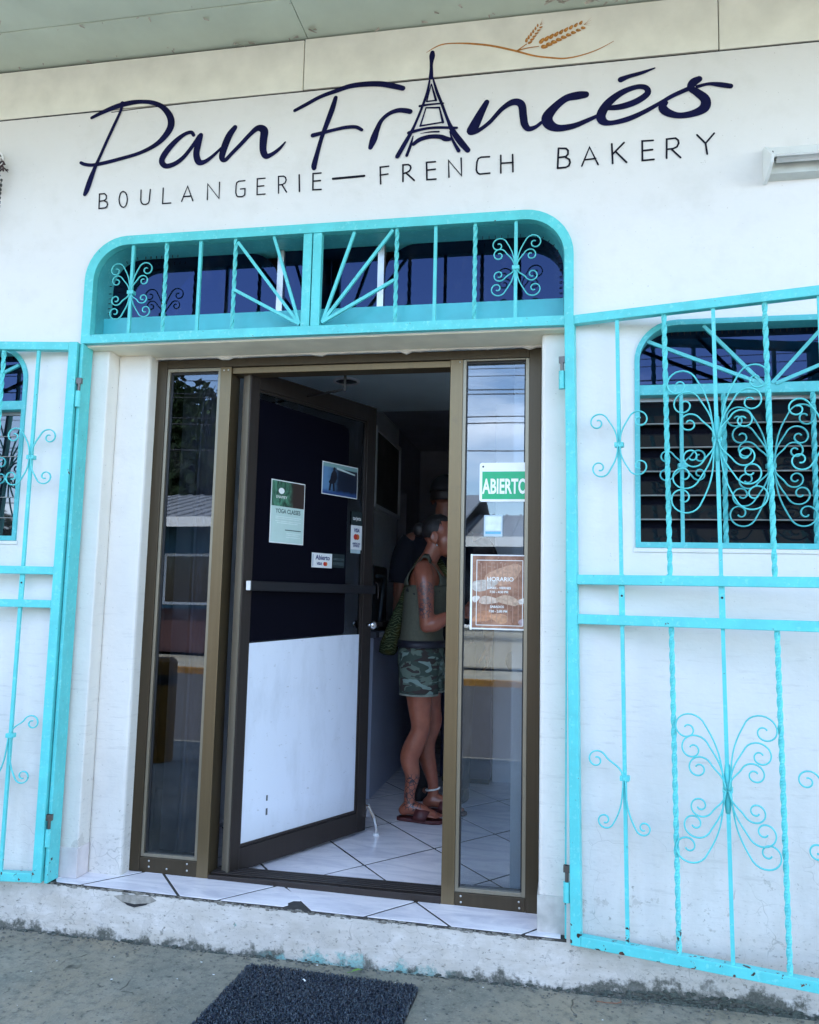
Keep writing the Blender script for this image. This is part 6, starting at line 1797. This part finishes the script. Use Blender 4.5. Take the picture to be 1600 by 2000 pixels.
house('house', 'zinc-roofed house with porch shade painted into its dark brown walls behind a low beige wall across the street', -1.9, 8.5, -14.0, -21, 2.55, M_porch_shade, M_porch_shade, 0.9, [('door', 0.2, 2.6, 0.1, 2.3), ('window', 4.2, 5.8, 1.0, 2.1)])
house('house', 'beige house with dark red base standing left of the blue house across the street', -22.0, -12.0, -13.6, -21, 2.8, M_hbeige, M_hbase, 0.9, [('door', -17.2, -16.2, 0.1, 2.2), ('window', -20, -18.4, 1.0, 2.1), ('window', -15, -13.6, 1.0, 2.1)])
lw_ = thing('low_wall', 'low beige garden wall before the shade-coloured brown house across the street', 'wall', (3.3, -12.5, 0.03))
B('wall', M_hbeige, lw_, (-5.2, 5.2, -0.1, 0.1, 0.0, 0.74), bevel=0.01)
B('coping', M_fascia, lw_, (-5.22, 5.22, -0.13, 0.13, 0.7405, 0.80), bevel=0.01)
fo_mat = simple('foliage', (0.030, 0.055, 0.016), 0.6, var=0.5, scale=3)
bark = simple('bark', (0.10, 0.075, 0.055), 0.9, var=0.3)
def tree(label, x, y, h, r, seed):
    rnd = random.Random(seed)
    t = thing('tree', label, 'tree', (x, y, 0))
    tb = MB()
    tb.tube([(0, 0, 0), (0.1, 0, h * 0.25), (0.0, 0.1, h * 0.5), (0.1, 0, h * 0.8)], [0.22, 0.18, 0.13, 0.05], 8)
    cl_ = []
    for i in range(9):
        a = rnd.uniform(0, 2 * PI); z = h * rnd.uniform(0.42, 0.92); rr = r * rnd.uniform(0.35, 0.8) * (1 - abs(z / h - 0.62))
        c = Vector((math.cos(a) * rr, math.sin(a) * rr, z)); cl_.append(c)
        tb.tube([(0.02, 0.02, h * 0.42), c * 0.6 + Vector((0, 0, h * 0.16)), c], [0.09, 0.05, 0.02], 6)
    tb.build('trunk', bark, t, smooth=True)
    cr = MB()
    for c in cl_ + [Vector((0, 0, h * 0.8)), Vector((0, 0, h * 0.6))]:
        for k in range(1300):
            d = Vector((rnd.gauss(0, 1), rnd.gauss(0, 1), rnd.gauss(0, 0.8))).normalized() * (r * 0.46 * rnd.random() ** 0.4)
            p = c + d; s = rnd.uniform(0.13, 0.26)
            u = Vector((rnd.gauss(0, 1), rnd.gauss(0, 1), rnd.gauss(0, 1))).normalized(); v = u.orthogonal().normalized()
            cr.add([p - u * s, p + v * s * 0.5, p + u * s, p - v * s * 0.5], [(0, 1, 2, 3)])
    cr.build('crown', fo_mat, t, recalc=False)
tree('tall dark leafy tree behind the blue house across the street', -14.2, -22.5, 8.2, 4.0, 3)
tree('rounded tree behind the beige house across the street', 2.5, -24.5, 6.0, 2.8, 5)
tree('spreading tree far to the left across the street', -24, -25, 8.0, 3.4, 8)
hm = MB()
nn = 60
for i in range(nn + 1):
    x = -90 + 180 * i / nn
    hgt = 4.5 + 3.0 * math.sin(x * 0.05 + 1) + 1.3 * math.sin(x * 0.13)
    hm.v += [(x, -75, -1), (x, -78, hgt), (x, -100, hgt * 0.8)]
for i in range(nn):
    for k in range(2):
        a = i * 3 + k
        hm.f.append([a, a + 3, a + 4, a + 1]); hm.mi.append(0)
struct(hm.build('hills', fo_mat, smooth=True))
struct(B('far_ground', simple('dry_grass', (0.10, 0.12, 0.05), 0.9, var=0.3, scale=1), None, (-120, 120, -110, -60.001, -0.3, 0.0)))
M_pole = simple('grey_pole', (0.32, 0.31, 0.29), 0.8, var=0.15)
for x, w_ in ((-16.5, 'left'), (15.5, 'right')):
    p = thing('utility_pole', 'grey concrete utility pole across the street to the %s of the shop' % w_, 'pole', (x, -10.95, 0.03), 0, 'utility poles across the street')
    MB().tube([(0, 0, 0), (0, 0, 6.3)], [0.15, 0.10], 12).build('shaft', M_pole, p, smooth=True)
    B('cross_arm', bark, p, (-0.05, 0.05, -0.9, 0.9, 5.88, 5.98))
for k, (z, dy) in enumerate(((6.03, -0.8), (6.03, -0.3), (6.03, 0.35), (6.03, 0.85), (5.52, 0.12), (5.44, 0.12), (5.02, 0.14), (4.90, 0.14), (4.4, 0.12))):
    w = MB()
    pts = []
    for i in range(25):
        x = -40 + 80 * i / 24
        span = ((x + 16.5) % 32) / 32
        pts.append((x, -10.95 + dy, z + 0.03 - 0.45 * 4 * span * (1 - span)))
    w.tube(pts, 0.008 if z > 6 else 0.012, 5)
    o = w.build('power_line', M_black)
    tag(o, ('thin wire at the far end of the pole cross arms', 'thin wire just beyond the pole heads', 'thin wire just this side of the pole heads', 'thin wire at the near end of the pole cross arms')[k % 4], 'wire', 'overhead wires') if k < 4 else tag(o, '%s thick black cable slung on the poles below the thin wires' % ('topmost', 'second', 'middle', 'fourth', 'lowest')[k - 4], 'wire', 'overhead cables')
bo = thing('bollard', 'yellow steel bollard on the pavement, mirrored low in the left side pane', 'bollard', (-3.15, -2.7, 0.0))
MB().tube([(0, 0, 0), (0, 0, 0.78), (0, 0, 0.81)], [0.10, 0.10, 0.07], 16).build('post', M_yellow, bo)
MB().tube([(0, 0, 0.60), (0, 0, 0.68)], 0.102, 16).build('band', M_black, bo)
